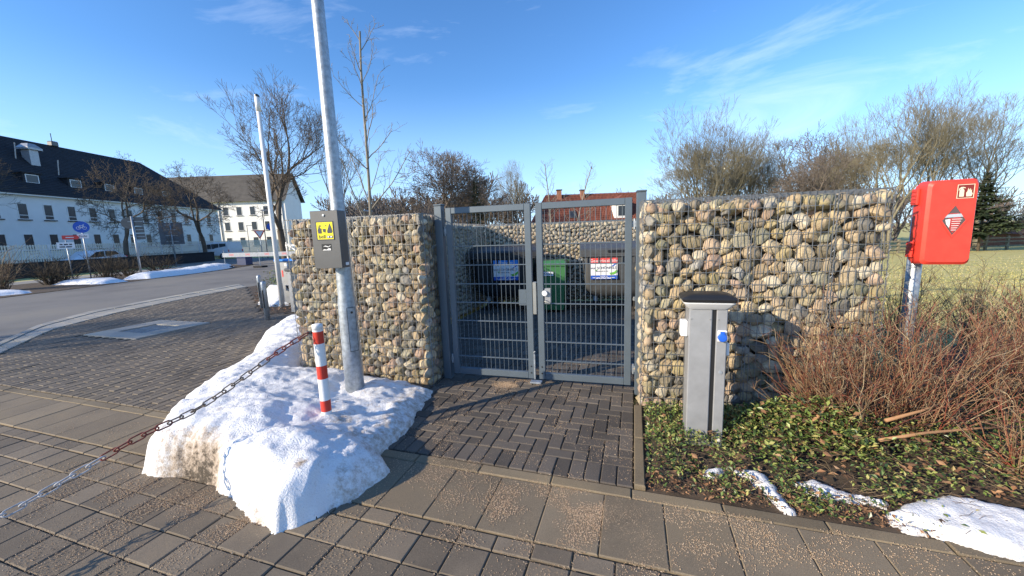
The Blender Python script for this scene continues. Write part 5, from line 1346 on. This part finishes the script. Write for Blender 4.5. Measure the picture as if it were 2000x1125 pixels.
# signs on posts
def post_sign(label, x, y, hgt, rz=0, r=.03, name='sign_post'):
    root = thing(name, label, 'road sign', (x, y, -.03), rz); MB().tube([(0,0,-.1), (0,0,hgt)], r, 10).build('pole', M['galv'], root, True); return root
def disc(root, z, r, mat, y=-.05, nm='sign_disc', x=0):
    mb = MB().lathe([(.001,0),(r,0),(r,.012),(.001,.0121)], 28); mb.v = [(a+x, y-c, b_+z) for a, b_, c in mb.v]; return mb.build(nm, mat, root)
s1 = post_sign('blue round bicycle sign with a small white plate below, left of the tree', -22.4, 20.2, 3.05, R(42))
dd = disc(s1, 2.75, .30, M['blue'])
ring_ = MB()
for cx in (-.11,.11): ring_tube(ring_, [(cx+.075*cos(a), .0, .0) for a in [0]]*2, .01) if False else None
for cx in (-.11,.11):
    pts = [(cx+.07*cos(2*pi*k/14), -.066, 2.70+.07*sin(2*pi*k/14)) for k in range(15)]; ring_.tube(pts, .009, 4, False)
for a, c in (((-.11,2.70),(-.05,2.83)),((-.05,2.83),(.08,2.83)),((-.05,2.83),(0,2.70)),((0,2.70),(-.11,2.70)),((0,2.70),(.08,2.83)),((.11,2.70),(.07,2.88)),((.07,2.88),(.12,2.89))): ring_.tube([(a[0],-.066,a[1]), (c[0],-.066,c[1])], .009, 4)
ring_.build('emblem', M['paper'], dd)
pl2 = MB().box(-.21,.21,-.06,-.045,2.17,2.40).build('plate', M['paper'], s1); flat(text_mb('Ende', .15), 0, 2.28, -.063).build('lettering', M['ink'], pl2, recalc=False)
s2 = post_sign('pair of small direction boards, one red arrow and one white, near the bicycle sign', -22.55, 19.5, 2.1, R(42), .025)
mb = MB(); mb.prism([(-.1,2.12),(.42,2.12),(.50,2.22),(.42,2.32),(-.1,2.32)], -.05, -.035); ar = mb.build('arrow_board', M['lred'], s2); MB().box(.02,.3,-.053,-.0505,2.2,2.24).build('arrow_text', M['paper'], ar)
wb_ = MB().box(-.32,.28,-.05,-.035,1.66,1.98).build('white_board', M['paper'], s2); sp_ = MB()
for zz, seg in ((1.87, ((-.22,-.12),(-.08,.06),(.1,.2))), (1.75, ((-.24,-.05),(-.02,.18)))):
    for x0, x1 in seg: sp_.quad((x0, -.0525, zz-.03), (x1, -.0525, zz-.03), (x1, -.0525, zz+.03), (x0, -.0525, zz+.03))
tag(sp_.build('small_print', M['ink'], wb_, recalc=False), kind='stuff')
s3 = post_sign('grey post with a stack of dark direction boards seen from behind, on the verge', -20.2, 20.7, 3.25, R(25), .05)
disc(s3, 2.9, .30, M['dgrey'], .09, 'sign_back', -.2)  # disc coloured darker to stand in for the shade on it
for z0, z1 in ((2.75,3.2),(2.38,2.7),(2.02,2.33)): b_ = MB().box(.05,.42,.05,.065,z0,z1).build('direction_board', M['dgrey'], s3); MB().box(-.2,.4,.03,.048,(z0+z1)/2-.015,(z0+z1)/2+.015).build('clamp_bar', M['galv'], s3)
s4 = post_sign('large dark information board seen from behind, between the two trees', -29.2, 33.2, 3.6, R(38), .05)
MB().box(-.78,.78,.05,.08,1.75,3.6).build('board', plain('board_back', (.10,.115,.14), .6), s4)
for z in (2.0,2.5,3.0,3.4): MB().box(-.4,.4,.02,.049,z-.02,z+.02).build('clamp_bar', M['galv'], s4)
s5 = post_sign('give-way triangle sign seen near the far building', -22.8, 35.0, 2.75, R(30), .035)
mb = MB().prism([(-.45,2.75),(.45,2.75),(0,1.95)], -.06, -.045); tr = mb.build('triangle', M['lred'], s5); MB().prism([(-.30,2.67),(.30,2.67),(0,2.12)], -.064, -.061).build('field', M['paper'], tr)
s6 = post_sign('blue round footpath sign right of the give-way sign', -21.2, 34.2, 3.3, R(30), .035)
d6 = disc(s6, 3.0, .32, M['blue']); mb = MB()
mb.poly([(a, -.064, 3.0+c) for a, c in [(-.06,-.2),(.0,-.2),(.02,-.02),(.05,-.2),(.11,-.2),(.09,.02),(.08,.12),(-.02,.12),(-.04,0)]]); mb.poly([(.03+.05*cos(k*pi/4), -.064, 3.18+.05*sin(k*pi/4)) for k in range(8)]); mb.build('emblem', M['paper'], d6, recalc=False)
def street_lamp(label, x, y, h, rz):
    root = thing('street_lamp', label, 'street lamp', (x, y, -.05), rz, 'small street lamps far behind'); MB().tube([(0,0,0), (0,0,h)], [.06,.04], 8).build('pole', M['dgrey'], root); MB().bbox(-.12,.75,-.1,.1,h,h+.09,.03).build('lamp_head', M['alu'], root)
street_lamp('small street lamp before the sunlit building, left of the give-way sign', -45.0, 66, 4.6, .2)
street_lamp('taller street lamp left of the flagpole before the sunlit building', -25.5, 40, 4.9, .2)
street_lamp('grey lamp on a pole behind the left gabion wall right of the lamp post', -9.4, 25, 3.4, 1.2)

# cars
def car(name, label, loc, rz, prof, glass, L_, Wd, wheels, paint):
    root = thing(name, label, 'car' if name != 'white_van' else 'van', (*loc, -.03), rz)
    mb = MB(); rings = []
    for fy, sc in ((-1, .90), (-.86, 1.0), (.86, 1.0), (1, .90)):
        rings.append([(x, fy*Wd/2*(1 if z < .95 else .90), .28+(z-.28)*sc if z > .6 else z) for x, z in prof])
    mb.loft(rings); shade_auto(mb.build('body', M[paint], root), 40)
    for sgn in (-1, 1):
        for q in glass:
            m2 = MB(); m2.poly([(x, sgn*Wd/2*.935, z) for x, z in q]); m2.build('side_window', M['carglass'], root, recalc=False)
        for wx in wheels:
            w_ = MB().tube([(wx, sgn*(Wd/2-.18), .31), (wx, sgn*(Wd/2+.01), .31)], .31, 18).build('wheel', M['rubber'], root); MB().tube([(wx, sgn*(Wd/2+.011), .31), (wx, sgn*(Wd/2+.02), .31)], .19, 14).build('rim', M['galv'], w_)
        h_ = MB().bbox(prof[1][0]-.02, prof[1][0]+.12, sgn*Wd*.36-.12, sgn*Wd*.36+.12, .62, .76, .02).build('headlight', M['paper'], root)
        MB().bbox(prof[-2][0]-.1, prof[-2][0]+.03, sgn*Wd*.42-.06, sgn*Wd*.42+.06, .75, 1.0, .02).build('tail_light', M['lred'], root)
    return root
hatch = [(-2.0,.32),(-2.05,.62),(-1.9,.80),(-1.05,.95),(-.35,1.42),(.35,1.5),(1.2,1.45),(1.8,1.05),(1.95,.85),(1.97,.35)]
car('parked_car', 'white hatchback parked behind the picket fence', (-32.2,29.3), R(88), hatch, [[(-.85,.97),(-.28,1.36),(.25,1.42),(.25,.98)],[(.33,.98),(.33,1.42),(1.1,1.38),(1.45,1.02)]], 4, 1.75, (-1.3,1.3), 'carwhite')
van = [(-2.2,.35),(-2.25,.75),(-2.1,.95),(-1.55,1.08),(-.85,1.72),(-.2,1.85),(2.2,1.85),(2.32,1.2),(2.35,.9),(2.35,.38)]
car('white_van', 'white van parked before the far buildings beside the dark tree', (-33.0,43.5), R(-18), van, [[(-1.3,1.12),(-.8,1.6),(-.2,1.65),(-.2,1.12)],[(-.1,1.12),(-.1,1.66),(1.0,1.68),(1.0,1.12)],[(1.1,1.12),(1.1,1.68),(2.05,1.68),(2.15,1.15)]], 4.6, 1.85, (-1.45,1.45), 'carwhite')

# road works barrier, blue box, white hoarding
br = thing('barrier_board', 'white barrier board with red lettering standing on black feet across the road', 'barrier', (-19.7,26.1,-.03), R(-15))
for k in range(3): 
    bd = MB().box(3.0*k+.005,3.0*k+2.985,-.03,.03,.72,1.0).build('board', plain('board_white_shade_tone', (.30,.33,.37), .6), br)  # white board, its bluish shade painted in as grey
    for q in range(2): flat(text_mb('SWE', .2), 3.0*k+.8+1.4*q, .86, -.033).build('lettering', M['lred'], bd, recalc=False)
    MB().tube([(3.0*k+.05,.05,0), (3.0*k+.05,.05,1.2)], .022, 8).build('upright', M['galv'], br)
    mb = MB().bbox(3.0*k-.35,3.0*k+.45,-.2,.3,0,.11,.05); mb.build('foot', M['rubber'], br)
bb = thing('blue_box', 'blue utility box under the barrier board', 'utility box', (-20.0,28.6,-.03), R(-10)); MB().bbox(-.4,.4,-.3,.3,0,.55,.03).build('case', plain('box_navy', (.03,.05,.13), .5), bb); MB().bbox(-.43,.43,-.33,.33,.551,.61,.02).build('lid', plain('box_navy_lid', (.04,.06,.15), .5), bb)
hd = thing('white_hoarding', 'white board panel on the far corner left of the gabion wall', 'hoarding', (-16.6,31.0,-.03), R(-10)); MB().box(-.1,2.6,-.02,.02,.6,1.7).build('panel', M['white'], hd)
for x in (-1.8,-.05,2.5): MB().box(x-.05,x+.05,.022,.1,0,1.6).build('post', M['white'], hd)
MB().box(-1.85,-.12,-.02,.02,1.25,1.4).build('rail', M['white'], hd); mb = MB().box(-.85,.85,-.02,.02,-.06,.06, Matrix.Translation((-1.0,-.042,.95)) @ Matrix.Rotation(R(38),4,'Y')); mb.build('brace', M['white'], hd)

# island by the driveway
fp = thing('flagpole', 'tall white flagpole with a dark tip beside the ticket machine', 'flagpole', (-5.66,9.2,0)); MB().tube([(0,0,-.05), (0,0,4.55)], [.056,.046], 14).build('pole', M['white'], fp, True); MB().tube([(0,0,4.551), (0,0,4.86)], .053, 14).build('sleeve', M['white'], fp, True); MB().lathe([(.055,4.861),(.055,4.90),(.02,4.93),(.001,4.935)], 12).build('tip', M['black'], fp)
tm = thing('ticket_machine', 'grey ticket machine with a blue roof left of the gabion wall', 'ticket machine', (-5.58,9.35,0), R(-12))
MB().bbox(-.21,.21,0,.36,0,1.10,.008).build('case', M['alu'], tm); MB().bbox(-.26,.30,-.05,.40,1.101,1.15,.01).build('roof', M['lblue'], tm)
mb = MB(); mb.poly([(.03,-.002,.80),(.2,-.002,.95),(.2,-.002,.62),(.14,-.002,.66)]); mb.build('screen', M['black'], tm, recalc=False); MB().bbox(-.03,.18,-.05,-.001,.38,.52,.006).build('tray', M['alu'], tm); mb = MB(); mb.poly([(.0,-.052,.50),(.16,-.052,.50),(.16,-.052,.40),(.10,-.052,.39)]); mb.build('tray_flap', M['black'], tm, recalc=False)
MB().box(-.10,-.06,-.004,-.001,.72,.88).build('red_mark', M['lred'], tm); MB().box(0,.10,-.004,-.001,.98,1.05).build('pictogram', M['paper'], tm)
bp = thing('barrier_post', 'slim grey reader post between the ticket machine and the wall', 'reader post', (-4.93,8.45,0), R(-12)); MB().bbox(-.05,.05,-.05,.05,0,.92,.008).build('post', M['alu'], bp); MB().bbox(-.10,.10,-.08,.14,.921,.99,.02).build('head', M['dgrey'], bp)
for nm, x, y in (('rounded steel guard post nearest the brick driveway', -5.04, 7.65), ('rounded steel guard post standing farther back by the island', -6.15, 9.2)):
    gp = thing('guard_post', nm, 'guard post', (x, y, 0), group='galvanised guard posts by the driveway'); mb = MB().lathe([(.05,-.05),(.05,.74),(.045,.775),(.03,.795),(.001,.80)], 16); mb.build('tube', M['galv'], gp, True); MB().bbox(-.012,.012,-.06,-.048,.25,.62,.003).build('strip', M['black'], gp)
cb = thing('evergreen_shrub', 'small dark green shrub on the island by the road', 'shrub', (-6.9,11.6,0)); r = random.Random(4); mb = MB()
for k in range(1500):
    a = r.uniform(0,6.28); q = Vector((r.gauss(0,.26), r.gauss(0,.26), abs(r.gauss(.35,.2)))); leaf(mb, q, Vector((r.gauss(0,1), r.gauss(0,1), r.gauss(.3,.5))), Vector((0,0,1)), r.uniform(.04,.09), .035, .2)
tag(mb.build('foliage', M['leaf'], cb, recalc=False), kind='stuff'); MB().tube([(0,0,-.05), (0,0,.5)], .02, 5).build('stem', M['bark'], cb)
r = random.Random(6); mb = MB()
for k in range(2600):
    x, y = r.uniform(-9.5,-4.0), r.uniform(8.3,13.8)
    if not inside(x, y, [(-5.55,8.32),(-4.3,8.34),(-3.7,8.0),(-3.4,10.5),(-4.3,12.3),(-9.6,14.2),(-6.9,10.07)]): continue
    a = r.uniform(0,6.28); leaf(mb, Vector((x,y,.01+r.random()*.05)), Vector((cos(a),sin(a),r.gauss(0,.3))), Vector((0,0,1)), r.uniform(.05,.12), .05, .2)
tag(mb.build('fallen_leaves', M['dead'], None, recalc=False), 'reddish leaf litter on the island by the driveway', 'leaves', kind='stuff')

# ---------------------------------------------------------------- red-roofed house
hs_ = thing('brick_house', 'house with a red tiled roof and two chimneys behind the gate', 'house', (9.6,48,-.2)); l0 = Vector(hs_.location)
W(MB().box(3.0,16.2,45.4,53,-.2,2.4), 'wall', M['brickwall'], hs_)
cw = []
hr = roof_rows(rl((2.4,44.7,2.1)), rl((16.9,44.7,2.1)), rl((4.6,49,6.25)), rl((16.4,49,6.25)), 16, M['redtile'], 'roof', hs_, .06)
roof_rows(rl((16.9,53.6,2.1)), rl((2.4,53.6,2.1)), rl((16.4,49,6.25)), rl((4.6,49,6.25)), 10, M['redtile'], 'roof', hs_)
roof_rows(rl((2.4,53.6,2.1)), rl((2.4,44.7,2.1)), rl((4.6,49,6.25)), rl((4.6,49,6.25)), 10, M['redtile'], 'roof', hs_); roof_rows(rl((16.9,44.7,2.1)), rl((16.9,53.6,2.1)), rl((16.4,49,6.25)), rl((16.4,49,6.25)), 10, M['redtile'], 'roof', hs_)
mb = MB()       # pantile ridges running up the slope
for k in range(72):
    f = (k+.5)/72; a, b_ = Vector((2.4,44.7,2.15)).lerp(Vector((16.9,44.7,2.15)), f), Vector((4.6,49,6.30)).lerp(Vector((16.4,49,6.30)), f); mb.tube([a, b_], .045, 4, False)
mb.v = [(x-l0.x, y-l0.y, z-l0.z) for x, y, z in mb.v]; tag(mb.build('tile_ridges', M['redtile'], hs_, recalc=False), kind='stuff')
for x, w_, zt in ((6.3,.55,6.75),(9.2,.5,6.65)): c_ = W(MB().box(x-w_/2,x+w_/2,48.3,48.9,5.2,zt), 'chimney', M['brickwall'], hs_); mb = MB().box(x-w_/2-.08,x+w_/2+.08,48.22,48.98,zt+.001,zt+.1); mb.v = [(a-l0.x,b2-l0.y,c2-l0.z) for a,b2,c2 in mb.v]; mb.build('chimney_cap', M['slate'], c_)
W(MB().box(12.4,14.2,45.6,48,3.0,4.7), 'dormer', M['render'], hs_); mb = MB(); mb.prism([(12.1,4.72),(14.5,4.72),(13.3,5.7)], 45.3, 48.6); W(mb, 'dormer_roof', M['redtile'], hs_); window(hs_, rl((12.8,45.598,3.2)), Vector((1,0,0)), 1.0, 1.3, 'dormer_window', 0, False, Vector((0,-1,0)))
mb = MB().box(-.4,.4,-.6,.6,.0,.08, Matrix.Translation(rl((7.6,46.15,3.62))) @ Matrix.Rotation(R(44),4,'X')); sk_ = mb.build('skylight', M['dgrey'], hs_); mb = MB().box(-.3,.3,-.5,.5,.081,.09, Matrix.Translation(rl((7.6,46.15,3.62))) @ Matrix.Rotation(R(44),4,'X')); mb.build('pane', M['pane'], sk_)
# low farm building at the far side of the lawn
fb = thing('low_brick_building', 'low red-brown building behind the pine at the right edge', 'building', (66,54,gz(66,54))); MB().box(-4,10,-3,3,0,1.75).build('wall', M['brickwall'], fb)
mb = MB().prism([(-3.6,1.7),(3.6,1.7),(0,3.2)], -4.4, 10.4, 'x'); mb.build('roof', M['redtile'], fb)
# post-and-rail fence
rf_ = thing('rail_fence', 'weathered post-and-rail fence along the far side of the lawn', 'fence', (45,36.5,gz(45,36.5)))
for k in range(16): x = -14+2.1*k; MB().box(x-.09,x+.09,-.09,.09,-.3,1.35).build('fence_post', M['bark_l'], rf_)
for z in (.35,.75,1.1): MB().box(-14,17.6,-.13,-.092,z,z+.12).build('rail', M['bark_l'], rf_)

# brush and woods
def woods():
    prot = []
    for k in range(4):
        a_, b2, zm = fork_tree(seed=70+k, h=6, trunk=.9, r0=.11, gens=6, spread=.5, up=.12, ratio=.86, lean=.3, stems=2, tmin=.018, wig=.09); q = MB(); q.add(a_); q.add(b2); q.v = [(x*6/zm, y*6/zm, z*6/zm) for x, y, z in q.v]; prot.append(q)
    import numpy as np
    r = random.Random(8); V = []; F = []; base = 0
    spots = [(x+r.uniform(-2,2), 72+r.uniform(-8,12), r.uniform(1.2,2.0)) for x in range(-26,100,3)]+[(x+r.uniform(-1,1), 44+r.uniform(-1,3), r.uniform(.5,.85)) for x in range(14,74,2)]+[(x+r.uniform(-2,2), 60+r.uniform(-4,4), r.uniform(1.0,1.5)) for x in range(-26,4,2)]+[(x+r.uniform(-1,1), 33+r.uniform(-2,3), r.uniform(.55,.85)) for x in range(-16,-2,2)]
    for x, y, s_ in spots:
        q = prot[r.randrange(4)]; v = np.array(q.v)*s_; a = r.uniform(0,6.28); ca, sa = cos(a), sin(a)
        v = np.stack([v[:,0]*ca-v[:,1]*sa+x, v[:,0]*sa+v[:,1]*ca+y, v[:,2]*1.05+gz(x, min(y,60))], 1); V += v.tolist(); F += [tuple(base+i for i in f) for f in q.f]; base += len(q.v)
    mb = MB(); mb.v = V; mb.f = F; tag(mb.build('woodland', M['bark_m'], None, recalc=False), 'mass of bare brush and woodland on the horizon', 'woodland', kind='stuff')
woods()
def lawn_tufts():
    r = random.Random(12); mb = MB()
    for k in range(14000):
        y = 4.8+abs(r.gauss(0,1))*8; x = y*r.uniform(.85, 1.5)
        z = gz(x, y); a = r.uniform(0,6.28); ln = r.uniform(.012,.035)*(1+y*.03); w = .006*(1+y*.05)
        n = len(mb.v); tx, ty = r.gauss(0,.03), r.gauss(0,.03); mb.v += [(x-cos(a)*w, y-sin(a)*w, z), (x+cos(a)*w, y+sin(a)*w, z), (x+tx, y+ty, z+ln)]; mb.f.append((n, n+1, n+2))
    tag(mb.build('grass_blades', M['leaf'] if False else isl_mat('grass_blade', [(0,(.30,.30,.08)),(.5,(.48,.42,.16)),(1,(.58,.50,.25))], .9), None, recalc=False), 'short winter grass on the lawn', 'grass', kind='stuff')
lawn_tufts()
